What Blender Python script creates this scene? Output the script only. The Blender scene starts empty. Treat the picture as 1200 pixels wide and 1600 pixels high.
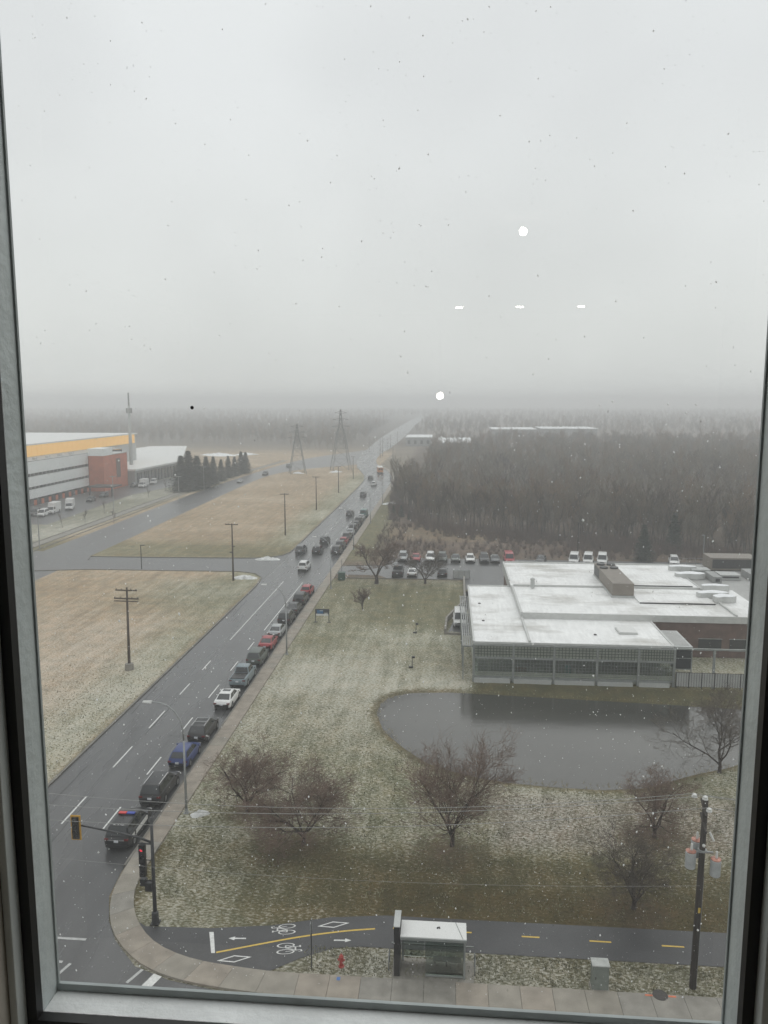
import bpy, bmesh, math, random
import numpy as np
from mathutils import Vector, Matrix
R = math.radians
S = bpy.context.scene
C = S.collection
H = 32.0                                   # eye height above the street

# ---------------------------------------------------------------- camera
cd = bpy.data.cameras.new('camera'); cam = bpy.data.objects.new('camera', cd); C.objects.link(cam)
cd.sensor_fit = 'VERTICAL'; cd.sensor_height = 36; cd.sensor_width = 27
cd.lens = 36 * 1230 / 1600
cd.clip_start = 0.02; cd.clip_end = 12000
cam.location = (0, 0, H); cam.rotation_euler = (R(90 - 8.05), 0, R(4.65))
S.camera = cam

# ---------------------------------------------------------------- sky, sun, exposure
W = bpy.data.worlds.new('World'); S.world = W; W.use_nodes = True
nt = W.node_tree; nt.nodes.clear()
def N(t, k, **kw):
    n = t.nodes.new(k)
    for a, b in kw.items(): setattr(n, a, b)
    return n
out = N(nt, 'ShaderNodeOutputWorld'); bg = N(nt, 'ShaderNodeBackground'); bg.inputs['Strength'].default_value = 0.1
sky = N(nt, 'ShaderNodeTexSky', sky_type='NISHITA'); sky.sun_disc = False
sky.sun_elevation = R(52); sky.sun_rotation = R(200); sky.dust_density = 4
hs = N(nt, 'ShaderNodeHueSaturation'); hs.inputs['Saturation'].default_value = 0.25
nt.links.new(sky.outputs[0], hs.inputs['Color'])
tc = N(nt, 'ShaderNodeTexCoord'); sp = N(nt, 'ShaderNodeSeparateXYZ'); nt.links.new(tc.outputs['Generated'], sp.inputs[0])
rp = N(nt, 'ShaderNodeValToRGB'); nt.links.new(sp.outputs['Z'], rp.inputs[0])
rp.color_ramp.elements[0].position = 0.0; rp.color_ramp.elements[0].color = (6.7, 6.75, 6.65, 1)
rp.color_ramp.elements[1].position = 1.0; rp.color_ramp.elements[1].color = (8.4, 8.5, 8.6, 1)
e = rp.color_ramp.elements.new(0.10); e.color = (7.05, 7.1, 7.0, 1)
e = rp.color_ramp.elements.new(0.35); e.color = (7.15, 7.2, 7.3, 1)
mp = N(nt, 'ShaderNodeMapping'); mp.inputs['Scale'].default_value = (1.3, 1.3, 1.6); nt.links.new(tc.outputs['Generated'], mp.inputs[0])
cn = N(nt, 'ShaderNodeTexNoise'); cn.inputs['Scale'].default_value = 1.6; cn.inputs['Detail'].default_value = 3; cn.inputs['Roughness'].default_value = 0.5
nt.links.new(mp.outputs[0], cn.inputs['Vector'])
cr = N(nt, 'ShaderNodeMapRange'); cr.inputs[1].default_value = 0.32; cr.inputs[2].default_value = 0.68; cr.inputs[3].default_value = 0.96; cr.inputs[4].default_value = 1.12
nt.links.new(cn.outputs[0], cr.inputs[0])
vm = N(nt, 'ShaderNodeVectorMath', operation='SCALE'); nt.links.new(rp.outputs[0], vm.inputs[0]); nt.links.new(cr.outputs[0], vm.inputs['Scale'])
mx = N(nt, 'ShaderNodeMix', data_type='RGBA'); mx.inputs[0].default_value = 0.90
nt.links.new(hs.outputs[0], mx.inputs[6]); nt.links.new(vm.outputs[0], mx.inputs[7])
nt.links.new(mx.outputs[2], bg.inputs[0]); nt.links.new(bg.outputs[0], out.inputs[0])
sl = bpy.data.lights.new('sun', 'SUN'); sl.energy = 0.6; sl.angle = R(70); sl.color = (1, 0.98, 0.95)
so = bpy.data.objects.new('sun', sl); C.objects.link(so); so.rotation_euler = (R(38), 0, R(160)); so.location = (0, 0, 80)
S.view_settings.view_transform = 'Standard'; S.view_settings.look = 'None'; S.view_settings.gamma = 1; S.view_settings.exposure = 0.26
S.view_settings.use_curve_mapping = False
cy = S.cycles
cy.max_bounces = 6; cy.diffuse_bounces = 3; cy.glossy_bounces = 3; cy.transmission_bounces = 4; cy.volume_bounces = 1
cy.transparent_max_bounces = 24; cy.caustics_reflective = False; cy.caustics_refractive = False
cy.sample_clamp_indirect = 4.0; cy.use_denoising = True

HAZE = 0.00118

# ---------------------------------------------------------------- pixel-free helpers
P_, YW_ = R(8.05), R(4.65)
def ray(x, y):
    a = (x - 600) / 1230; b = (800 - y) / 1230
    fy = math.cos(P_) + b * math.sin(P_); fz = -math.sin(P_) + b * math.cos(P_)
    return (a * math.cos(YW_) - fy * math.sin(YW_), a * math.sin(YW_) + fy * math.cos(YW_), fz)
def G(x, y, z=0):
    d = ray(x, y); t = (z - H) / d[2]; return (d[0] * t, d[1] * t)
ORG = {}
def tag(o, label=None, cat=None, group=None, kind=None):
    if label: o['label'] = label
    if cat: o['category'] = cat
    if group: o['group'] = group
    if kind: o['kind'] = kind
    return o
def thing(name, loc, label, cat, group=None, rz=0):
    o = bpy.data.objects.new(name, None); C.objects.link(o); o.location = loc; o.rotation_euler = (0, 0, rz)
    o.empty_display_size = 0.3
    ORG[o.name] = Vector(loc)
    return tag(o, label, cat, group)
def link(name, me, mat, parent=None, local=True):
    o = bpy.data.objects.new(name, me); C.objects.link(o)
    if mat is not None and not me.materials: me.materials.append(mat)
    if parent is not None:
        o.parent = parent; ORG[o.name] = ORG.get(parent.name, Vector((0, 0, 0)))
    return o
class MB:
    def __init__(s): s.v = []; s.f = []; s.c = []
    def add(s, vs, fs):
        n = len(s.v); s.v += [tuple(p) for p in vs]; s.f += [tuple(i + n for i in f) for f in fs]; return s
    def box(s, x0, x1, y0, y1, z0, z1):
        return s.add([(x0,y0,z0),(x1,y0,z0),(x1,y1,z0),(x0,y1,z0),(x0,y0,z1),(x1,y0,z1),(x1,y1,z1),(x0,y1,z1)],
                     [(0,3,2,1),(4,5,6,7),(0,1,5,4),(1,2,6,5),(2,3,7,6),(3,0,4,7)])
    def bar(s, p, q, w, h=None):
        h = h or w; p = Vector(p); q = Vector(q); d = (q - p).normalized()
        u = d.cross(Vector((0,0,1))); u = u.normalized() if u.length > 1e-4 else Vector((1,0,0)); v = u.cross(d)
        a = u * w / 2; b = v * h / 2
        vs = [p-a-b, p+a-b, p+a+b, p-a+b, q-a-b, q+a-b, q+a+b, q-a+b]
        return s.add(vs, [(0,1,2,3),(4,7,6,5),(0,4,5,1),(1,5,6,2),(2,6,7,3),(3,7,4,0)])
    def tube(s, pts, rad, n=8, cap=True):
        pts = [Vector(p) for p in pts]; k = len(pts)
        rad = rad if isinstance(rad, (list, tuple)) else [rad] * k
        vs = []; fs = []
        for i, p in enumerate(pts):
            d = (pts[min(i+1,k-1)] - pts[max(i-1,0)]).normalized()
            u = d.cross(Vector((0.13,0.99,0.05))); u = u.normalized() if u.length > 1e-3 else Vector((1,0,0)); v = d.cross(u)
            for j in range(n):
                a = 2 * math.pi * j / n; vs.append(p + (u * math.cos(a) + v * math.sin(a)) * rad[i])
        for i in range(k - 1):
            for j in range(n):
                a = i*n+j; b = i*n+(j+1) % n; fs.append((a, b, b+n, a+n))
        if cap: fs.append(tuple(range(n))[::-1]); fs.append(tuple(range((k-1)*n, k*n)))
        return s.add(vs, fs)
    def lathe(s, prof, c=(0,0,0), n=16, axis='z'):
        vs = []; fs = []; k = len(prof)
        for r, z in prof:
            for j in range(n):
                a = 2*math.pi*j/n; x, y = r*math.cos(a), r*math.sin(a)
                vs.append((c[0]+x, c[1]+y, c[2]+z) if axis == 'z' else (c[0]+z, c[1]+x, c[2]+y))
        for i in range(k-1):
            for j in range(n):
                a = i*n+j; b = i*n+(j+1)%n; fs.append((a,b,b+n,a+n))
        fs.append(tuple(range(n))[::-1]); fs.append(tuple(range((k-1)*n,k*n)))
        return s.add(vs, fs)
    def poly(s, pts, z): return s.add([(p[0],p[1],z) for p in pts], [tuple(range(len(pts)))])
    def prism(s, pts, z0, z1):
        n = len(pts); vs = [(p[0],p[1],z0) for p in pts] + [(p[0],p[1],z1) for p in pts]
        return s.add(vs, [tuple(range(n))[::-1], tuple(range(n,2*n))] + [(i,(i+1)%n,(i+1)%n+n,i+n) for i in range(n)])
    def mesh(s, name, off=None, smooth=False):
        me = bpy.data.meshes.new(name)
        vs = s.v if off is None else [(a-off[0], b-off[1], c-off[2]) for a, b, c in s.v]
        me.from_pydata(vs, [], s.f); me.update()
        if smooth:
            me.polygons.foreach_set('use_smooth', [True]*len(me.polygons))
        return me
    def build(s, name, mat, parent=None, smooth=False, fix=True, local=False):
        off = ORG.get(parent.name) if (parent is not None and not local) else None
        me = s.mesh(name, off, smooth)
        if fix:
            bm = bmesh.new(); bm.from_mesh(me); bmesh.ops.recalc_face_normals(bm, faces=bm.faces); bm.to_mesh(me); bm.free()
        o = link(name, me, mat, parent)
        return o
def copy_tree(o, parent=None):
    c = o.copy(); C.objects.link(c); c.parent = parent
    for ch in o.children: copy_tree(ch, c)
    return c
def bevel(o, w, seg=2):
    m = o.modifiers.new('bevel', 'BEVEL'); m.width = w; m.segments = seg; m.limit_method = 'ANGLE'; m.angle_limit = R(35)
    return o

# ---------------------------------------------------------------- materials
M = {}
def pm(name, col, rough=0.6, metal=0.0, var=0.12, scale=2.0, bump=0.0, bscale=None, spec=0.5, rvar=0.0, detail=4, aniso=None):
    m = bpy.data.materials.new(name); m.use_nodes = True; t = m.node_tree; b = t.nodes['Principled BSDF']
    b.inputs['Roughness'].default_value = rough; b.inputs['Metallic'].default_value = metal
    b.inputs['Specular IOR Level'].default_value = spec
    co = N(t, 'ShaderNodeTexCoord'); src = co.outputs['Object']
    if aniso:
        ma = N(t, 'ShaderNodeMapping'); ma.inputs['Scale'].default_value = aniso; t.links.new(src, ma.inputs[0]); src = ma.outputs[0]
    nz = N(t, 'ShaderNodeTexNoise'); nz.inputs['Scale'].default_value = scale; nz.inputs['Detail'].default_value = detail
    t.links.new(src, nz.inputs['Vector'])
    mxn = N(t, 'ShaderNodeMix', data_type='RGBA')
    mr = N(t, 'ShaderNodeMapRange'); mr.inputs[1].default_value = 0.3; mr.inputs[2].default_value = 0.7; t.links.new(nz.outputs[0], mr.inputs[0])
    t.links.new(mr.outputs[0], mxn.inputs[0])
    mxn.inputs[6].default_value = tuple(c*(1-var) for c in col) + (1,); mxn.inputs[7].default_value = tuple(min(1,c*(1+var)) for c in col) + (1,)
    t.links.new(mxn.outputs[2], b.inputs['Base Color'])
    if rvar:
        rr = N(t, 'ShaderNodeMapRange'); rr.inputs[1].default_value = 0.3; rr.inputs[2].default_value = 0.7
        rr.inputs[3].default_value = rough - rvar; rr.inputs[4].default_value = rough + rvar
        t.links.new(nz.outputs[0], rr.inputs[0]); t.links.new(rr.outputs[0], b.inputs['Roughness'])
    if bump:
        n2 = N(t, 'ShaderNodeTexNoise'); n2.inputs['Scale'].default_value = bscale or scale*4; n2.inputs['Detail'].default_value = 3
        t.links.new(src, n2.inputs['Vector'])
        bp = N(t, 'ShaderNodeBump'); bp.inputs['Strength'].default_value = bump; bp.inputs['Distance'].default_value = 0.05
        t.links.new(n2.outputs[0], bp.inputs['Height']); t.links.new(bp.outputs[0], b.inputs['Normal'])
    M[name] = m; return m
def glassy(name, col, rough=0.05, alpha=0.25):
    """thin pane: see-through + mirror reflection"""
    m = bpy.data.materials.new(name); m.use_nodes = True; t = m.node_tree; t.nodes.clear()
    o = N(t, 'ShaderNodeOutputMaterial'); tr = N(t, 'ShaderNodeBsdfTransparent'); gl = N(t, 'ShaderNodeBsdfGlossy'); fr = N(t, 'ShaderNodeFresnel')
    tr.inputs[0].default_value = tuple(col) + (1,); gl.inputs['Roughness'].default_value = rough; fr.inputs[0].default_value = 1.5
    ad = N(t, 'ShaderNodeMath', operation='ADD'); ad.inputs[1].default_value = alpha; t.links.new(fr.outputs[0], ad.inputs[0])
    mi = N(t, 'ShaderNodeMixShader'); t.links.new(ad.outputs[0], mi.inputs[0]); t.links.new(tr.outputs[0], mi.inputs[1]); t.links.new(gl.outputs[0], mi.inputs[2])
    t.links.new(mi.outputs[0], o.inputs[0]); M[name] = m; return m
def emit(name, col, st):
    m = bpy.data.materials.new(name); m.use_nodes = True; b = m.node_tree.nodes['Principled BSDF']
    b.inputs['Base Color'].default_value = tuple(col)+(1,); b.inputs['Emission Color'].default_value = tuple(col)+(1,); b.inputs['Emission Strength'].default_value = st
    M[name] = m; return m

# asphalt: damp, tyre tracks lighter, patches
def asphalt(name, base, rough, tracks=True):
    m = pm(name, base, rough, var=0.30, scale=0.45, bump=0.07, bscale=22, rvar=0.08 if tracks else 0.03, spec=0.6, aniso=(1, 0.12, 1) if tracks else (1, 1, 1), detail=6)
    t = m.node_tree; b = t.nodes['Principled BSDF']
    co = N(t, 'ShaderNodeTexCoord'); n = N(t, 'ShaderNodeTexNoise'); n.inputs['Scale'].default_value = 14; n.inputs['Detail'].default_value = 5
    t.links.new(co.outputs['Object'], n.inputs['Vector'])
    l = b.inputs['Base Color'].links[0].from_socket
    mr = N(t, 'ShaderNodeMapRange'); mr.inputs[1].default_value = 0.3; mr.inputs[2].default_value = 0.7; mr.inputs[3].default_value = 0.8; mr.inputs[4].default_value = 1.22
    t.links.new(n.outputs[0], mr.inputs[0])
    v = N(t, 'ShaderNodeVectorMath', operation='SCALE'); t.links.new(l, v.inputs[0]); t.links.new(mr.outputs[0], v.inputs['Scale'])
    t.links.new(v.outputs[0], b.inputs['Base Color'])
    return m
asphalt('asphalt', (0.066, 0.066, 0.067), 0.27)
asphalt('path_asphalt', (0.042, 0.042, 0.044), 0.55, False)
asphalt('lot_asphalt', (0.085, 0.085, 0.086), 0.38, False)
pm('concrete', (0.255, 0.232, 0.195), 0.75, var=0.2, scale=0.9, bump=0.15, bscale=18, detail=8)
pm('concrete_warm', (0.27, 0.235, 0.193), 0.7, var=0.2, scale=1.1, bump=0.15, bscale=18, detail=8)
pm('concrete_grey', (0.235, 0.22, 0.193), 0.75, var=0.22, scale=1.3, bump=0.15, bscale=18, detail=8)
pm('kerb', (0.17, 0.16, 0.14), 0.75, var=0.25, scale=0.8, bump=0.2, bscale=12)
pm('paint_white', (0.62, 0.62, 0.6), 0.6, var=0.16, scale=6, detail=8)
pm('paint_worn', (0.42, 0.42, 0.41), 0.6, var=0.25, scale=5, detail=8)
pm('paint_yellow', (0.58, 0.40, 0.075), 0.6, var=0.14, scale=6, detail=8)
pm('paint_orange', (0.55, 0.15, 0.07), 0.7, var=0.35, scale=5, detail=8)
pm('dark_metal', (0.035, 0.036, 0.038), 0.5, var=0.3, scale=3)
pm('iron', (0.05, 0.045, 0.042), 0.6, metal=0.3, var=0.3, scale=8)
pm('galv', (0.30, 0.31, 0.31), 0.45, metal=0.3, var=0.15, scale=3)
pm('lattice_steel', (0.16, 0.165, 0.165), 0.6, metal=0.2, var=0.15)
pm('wood_pole', (0.085, 0.066, 0.052), 0.85, var=0.35, scale=4, aniso=(3, 3, 0.3), bump=0.3)
pm('wood_dark', (0.045, 0.038, 0.033), 0.85, var=0.45, scale=4, aniso=(3, 3, 0.3), bump=0.3)
pm('bark', (0.06, 0.047, 0.042), 0.9, var=0.3, scale=3, bump=0.4)
pm('twig_red', (0.17, 0.118, 0.092), 0.9, var=0.3, scale=1.2)
pm('twig_grey', (0.155, 0.128, 0.094), 0.9, var=0.3, scale=0.35)
pm('twig_dark', (0.10, 0.082, 0.066), 0.9, var=0.3, scale=0.35)
pm('twig_brown', (0.20, 0.145, 0.098), 0.9, var=0.3, scale=0.35); pm('twig_pale', (0.21, 0.185, 0.15), 0.9, var=0.3, scale=0.35)
pm('bark_forest', (0.095, 0.08, 0.07), 0.9, var=0.3, scale=0.7)
pm('needles', (0.036, 0.047, 0.034), 0.85, var=0.4, scale=1.0)
pm('snow', (0.78, 0.79, 0.80), 0.7, var=0.06, scale=3, bump=0.5, bscale=4)
pm('snow_dirty', (0.62, 0.62, 0.61), 0.8, var=0.22, scale=1.5, bump=0.6, bscale=4)
pm('roof_white', (0.66, 0.66, 0.645), 0.6, var=0.05, scale=0.4)
pm('parapet', (0.50, 0.505, 0.49), 0.55, var=0.08, scale=1.5)
pm('roof_grey', (0.33, 0.33, 0.32), 0.6, var=0.1, scale=1)
pm('brick', (0.46, 0.135, 0.07), 0.85, var=0.15, scale=0.6, bump=0.1)
pm('brick_dark', (0.13, 0.085, 0.07), 0.85, var=0.2, scale=1.5, bump=0.15)
pm('white_panel', (0.76, 0.79, 0.785), 0.5, var=0.05, scale=0.5)
pm('light_panel', (0.42, 0.43, 0.42), 0.55, var=0.08, scale=1)
pm('dark_glass', (0.03, 0.034, 0.036), 0.12, var=0.2, scale=0.5)
pm('facade_steel', (0.25, 0.265, 0.255), 0.5, metal=0.2, var=0.15)
pm('grid_steel', (0.09, 0.10, 0.095), 0.5, var=0.1); pm('unit_tan', (0.19, 0.165, 0.14), 0.6, var=0.12, scale=1)
pm('unit_grey', (0.26, 0.265, 0.26), 0.55, var=0.15, scale=1)
pm('interior_grey', (0.42, 0.44, 0.38), 0.8, var=0.25, scale=0.6)
pm('carton', (0.55, 0.53, 0.48), 0.7, var=0.1)
pm('carton_brown', (0.34, 0.25, 0.16), 0.8, var=0.15)
pm('teal', (0.05, 0.30, 0.30), 0.6)
pm('green_plastic', (0.03, 0.075, 0.055), 0.5)
pm('hydrant_red', (0.33, 0.035, 0.03), 0.45, var=0.2, scale=8)
pm('blue_paint', (0.05, 0.14, 0.36), 0.5)
pm('cabinet_green', (0.17, 0.19, 0.17), 0.55, var=0.15, scale=3)
pm('cabinet_top', (0.36, 0.37, 0.35), 0.55, var=0.15, scale=3)
pm('transformer', (0.36, 0.375, 0.375), 0.4, var=0.12, scale=3)
pm('transformer_lid', (0.42, 0.20, 0.15), 0.5, var=0.45, scale=4)
pm('porcelain', (0.62, 0.62, 0.6), 0.3, var=0.06)
pm('wire', (0.28, 0.28, 0.27), 0.5, var=0.1)
pm('signal_yellow', (0.55, 0.30, 0.03), 0.5, var=0.1, scale=4)
pm('black_plastic', (0.018, 0.018, 0.019), 0.4, var=0.2)
pm('sign_blue', (0.03, 0.13, 0.27), 0.4); pm('sign_dark', (0.035, 0.04, 0.052), 0.4)
pm('school_bus', (0.55, 0.20, 0.045), 0.4, var=0.06)
pm('rubber', (0.018, 0.018, 0.018), 0.8, var=0.2); pm('rim', (0.27, 0.275, 0.28), 0.35, metal=0.7)
pm('car_glass', (0.020, 0.023, 0.026), 0.06, var=0.1, spec=0.6); pm('tail_red', (0.13, 0.010, 0.012), 0.25); pm('head_white', (0.55, 0.55, 0.55), 0.15)
pm('plate', (0.62, 0.63, 0.66), 0.4); pm('chrome', (0.6, 0.6, 0.6), 0.2, metal=0.8)
emit('red_signal', (0.8, 0.04, 0.07), 0.8)
emit('amber_window', (0.78, 0.46, 0.14), 0.34)
emit('lamp_glow', (1.0, 0.96, 0.86), 45)
pm('frame_alu', (0.64, 0.69, 0.685), 0.5, metal=0.15, var=0.10, scale=9, bump=0.1, bscale=60, detail=8)
pm('frame_sill', (0.86, 0.88, 0.87), 0.5, var=0.14, scale=7, bump=0.1, bscale=50, detail=8)
pm('frame_lip', (0.42, 0.46, 0.46), 0.5, var=0.15, scale=12)
pm('gasket', (0.008, 0.008, 0.008), 0.5, var=0.1)
pm('frame_inner', (0.70, 0.73, 0.71), 0.5, var=0.08, scale=6)
pm('reveal', (0.52, 0.48, 0.42), 0.8, var=0.12, scale=5)
pm('room_paint', (0.55, 0.53, 0.5), 0.9, var=0.05); pm('room_floor', (0.25, 0.23, 0.2), 0.8)
glassy('window_glass', (0.93, 0.955, 0.945), 0.0, 0.012)
glassy('pane', (0.72, 0.78, 0.75), 0.03, 0.06)
pm('lattice_pane', (0.33, 0.36, 0.30), 0.35, var=0.12, scale=1.2)
def diffuse_alpha(name, col, a):
    m = bpy.data.materials.new(name); m.use_nodes = True; b = m.node_tree.nodes['Principled BSDF']
    b.inputs['Base Color'].default_value = tuple(col)+(1,); b.inputs['Roughness'].default_value = 0.8; b.inputs['Alpha'].default_value = a; M[name] = m; return m
diffuse_alpha('speck', (0.2, 0.2, 0.2), 0.15); diffuse_alpha('speck_black', (0.01, 0.01, 0.01), 1.0); diffuse_alpha('flake', (0.93, 0.94, 0.95), 0.9)
diffuse_alpha('streak', (0.5, 0.5, 0.5), 0.12)

# ground: tint and snow cover come from a colour attribute laid down per zone
def ground_mat():
    m = bpy.data.materials.new('grass_ground'); m.use_nodes = True; t = m.node_tree; b = t.nodes['Principled BSDF']
    b.inputs['Roughness'].default_value = 0.92; b.inputs['Specular IOR Level'].default_value = 0.2
    at = N(t, 'ShaderNodeAttribute'); at.attribute_name = 'tint'
    co = N(t, 'ShaderNodeTexCoord')
    def noise(sc, det, rough=0.55, vec=None):
        n = N(t, 'ShaderNodeTexNoise'); n.inputs['Scale'].default_value = sc; n.inputs['Detail'].default_value = det; n.inputs['Roughness'].default_value = rough
        t.links.new(vec or co.outputs['Object'], n.inputs['Vector']); return n.outputs[0]
    def mr(s, a, b_, c, d):
        r = N(t, 'ShaderNodeMapRange'); r.inputs[1].default_value = a; r.inputs[2].default_value = b_; r.inputs[3].default_value = c; r.inputs[4].default_value = d
        t.links.new(s, r.inputs[0]); return r.outputs[0]
    def mul(a, b_):
        r = N(t, 'ShaderNodeMath', operation='MULTIPLY'); t.links.new(a, r.inputs[0])
        if isinstance(b_, float): r.inputs[1].default_value = b_
        else: t.links.new(b_, r.inputs[1])
        return r.outputs[0]
    def add(a, b_):
        r = N(t, 'ShaderNodeMath', operation='ADD'); t.links.new(a, r.inputs[0]); t.links.new(b_, r.inputs[1]); return r.outputs[0]
    mpp = N(t, 'ShaderNodeMapping'); mpp.inputs['Scale'].default_value = (0.55, 1.0, 1); mpp.inputs['Rotation'].default_value = (0, 0, R(20)); t.links.new(co.outputs['Object'], mpp.inputs[0])
    fine = noise(6.5, 5, 0.68, mpp.outputs[0]); mid = noise(0.5, 5, 0.6); big = noise(0.045, 4)
    mps = N(t, 'ShaderNodeMapping'); mps.inputs['Scale'].default_value = (1.0, 0.10, 1); mps.inputs['Rotation'].default_value = (0, 0, R(28)); t.links.new(co.outputs['Object'], mps.inputs[0])
    streak = noise(0.9, 5, 0.65, mps.outputs[0])
    k = mul(mul(mr(streak, 0.3, 0.7, 0.82, 1.18), mr(fine, 0.3, 0.7, 0.65, 1.35)), mul(mr(mid, 0.3, 0.7, 0.8, 1.2), mr(big, 0.3, 0.7, 0.85, 1.15)))
    v = N(t, 'ShaderNodeVectorMath', operation='SCALE'); t.links.new(at.outputs['Color'], v.inputs[0]); t.links.new(k, v.inputs['Scale'])
    warm = N(t, 'ShaderNodeMix', data_type='RGBA', blend_type='MULTIPLY'); t.links.new(mr(mid, 0.4, 0.65, 0.0, 0.8), warm.inputs[0])
    t.links.new(v.outputs[0], warm.inputs[6]); warm.inputs[7].default_value = (1.05, 0.9, 0.78, 1)
    # thin snow caught between the tufts
    amt = add(at.outputs['Alpha'], mr(big, 0.3, 0.7, -0.17, 0.15))
    s1 = N(t, 'ShaderNodeMath', operation='SUBTRACT'); t.links.new(amt, s1.inputs[0]); t.links.new(mr(fine, 0.25, 0.75, 1.0, 0.0), s1.inputs[1])
    s2 = add(s1.outputs[0], mr(mid, 0.3, 0.7, -0.06, 0.06))
    sm = mr(add(s2, mr(streak, 0.3, 0.7, -0.10, 0.10)), -0.11, 0.36, 0.0, 0.75)
    sn = N(t, 'ShaderNodeMix', data_type='RGBA'); t.links.new(sm, sn.inputs[0]); t.links.new(warm.outputs[2], sn.inputs[6]); sn.inputs[7].default_value = (0.62, 0.60, 0.545, 1)
    t.links.new(sn.outputs[2], b.inputs['Base Color'])
    bp = N(t, 'ShaderNodeBump'); bp.inputs['Strength'].default_value = 0.9; bp.inputs['Distance'].default_value = 0.16
    t.links.new(add(fine, mid), bp.inputs['Height']); t.links.new(bp.outputs[0], b.inputs['Normal'])
    M['grass_ground'] = m
ground_mat()
def roof_mat():
    m = pm('roof_membrane', (0.78, 0.78, 0.77), 0.55, var=0.05, scale=0.5)
    t = m.node_tree; b = t.nodes['Principled BSDF']; l = b.inputs['Base Color'].links[0].from_socket
    co = N(t, 'ShaderNodeTexCoord'); mp_ = N(t, 'ShaderNodeMapping'); mp_.inputs['Scale'].default_value = (0.5, 1.0, 1); t.links.new(co.outputs['Object'], mp_.inputs[0])
    n = N(t, 'ShaderNodeTexNoise'); n.inputs['Scale'].default_value = 0.22; n.inputs['Detail'].default_value = 7; n.inputs['Roughness'].default_value = 0.6; t.links.new(mp_.outputs[0], n.inputs['Vector'])
    r = N(t, 'ShaderNodeMapRange'); r.inputs[1].default_value = 0.49; r.inputs[2].default_value = 0.70; r.inputs[3].default_value = 0.0; r.inputs[4].default_value = 0.85; t.links.new(n.outputs[0], r.inputs[0])
    x = N(t, 'ShaderNodeMix', data_type='RGBA'); t.links.new(r.outputs[0], x.inputs[0]); t.links.new(l, x.inputs[6]); x.inputs[7].default_value = (0.36, 0.345, 0.31, 1)
    n2 = N(t, 'ShaderNodeTexNoise'); n2.inputs['Scale'].default_value = 1.2; n2.inputs['Detail'].default_value = 5
    mp2 = N(t, 'ShaderNodeMapping'); mp2.inputs['Scale'].default_value = (2.5, 0.25, 1); t.links.new(co.outputs['Object'], mp2.inputs[0]); t.links.new(mp2.outputs[0], n2.inputs['Vector'])
    r2 = N(t, 'ShaderNodeMapRange'); r2.inputs[1].default_value = 0.3; r2.inputs[2].default_value = 0.7; r2.inputs[3].default_value = 0.90; r2.inputs[4].default_value = 1.06; t.links.new(n2.outputs[0], r2.inputs[0])
    v = N(t, 'ShaderNodeVectorMath', operation='SCALE'); t.links.new(x.outputs[2], v.inputs[0]); t.links.new(r2.outputs[0], v.inputs['Scale'])
    t.links.new(v.outputs[0], b.inputs['Base Color'])
roof_mat()
def water_mat():
    m = pm('pond_water', (0.042, 0.041, 0.035), 0.17, var=0.25, scale=0.1, bump=0.12, bscale=1.2, spec=0.5, aniso=(.5,1.6,1)); return m
water_mat()

# ================================================================= THE SETTING
POND = [G(*p) for p in [(588,1112),(594,1097),(608,1087),(640,1080),(700,1079),(760,1082),(900,1090),(1040,1098),(1165,1106),(1260,1112),(1300,1135),(1240,1160),(1140,1196),(1090,1206),(1060,1214),(1010,1228),(940,1231),(860,1226),(790,1219),(745,1211),(700,1200),(665,1188),(630,1165),(600,1140)]]
def seg_sd(x, y, poly):
    poly = np.array(poly); n = len(poly); d = np.full(x.shape, 1e9); ins = np.zeros(x.shape, bool)
    for i in range(n):
        a = poly[i]; b = poly[(i+1) % n]; e_ = b - a; wx = x-a[0]; wy = y-a[1]
        t = np.clip((wx*e_[0]+wy*e_[1])/(e_@e_), 0, 1); d = np.minimum(d, np.hypot(wx-t*e_[0], wy-t*e_[1]))
        c = ((a[1] > y) != (b[1] > y)) & (x < (b[0]-a[0])*(y-a[1])/((b[1]-a[1]) if b[1] != a[1] else 1e-9)+a[0]); ins ^= c
    return np.where(ins, -d, d)
def sst(a, b, x): t = np.clip((x-a)/(b-a), 0, 1); return t*t*(3-2*t)
xs = np.concatenate([[-4000,-2500,-1500,-1000,-700,-500,-400,-320,-260], np.arange(-220,-110,6.), np.arange(-110,-36,2.5), np.arange(-36,46,0.75), np.arange(46,112,3.), [125,150,200,280,400,600,900,1500,2500,4000]])
ys = np.concatenate([[-4000,-2000,-800,-300,-100,-40,0,15,28], np.arange(34,125,0.75), np.arange(125,300,2.5), np.arange(300,480,5.), [500,540,600,700,850,1000,1300,1700,2300,3100,4000]])
X, Yg = np.meshgrid(xs, ys); sd = seg_sd(X, Yg, POND)
Z = np.clip(-0.22 + sd*0.2, -1.2, 0)
rng = np.random.default_rng(3)
lawn = (X > -20.6) & (Yg > 46) & (Yg < 136) & (sd > 2.5)
Z = Z + np.where(lawn, (rng.random(X.shape)-0.5)*0.07, 0)
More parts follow.
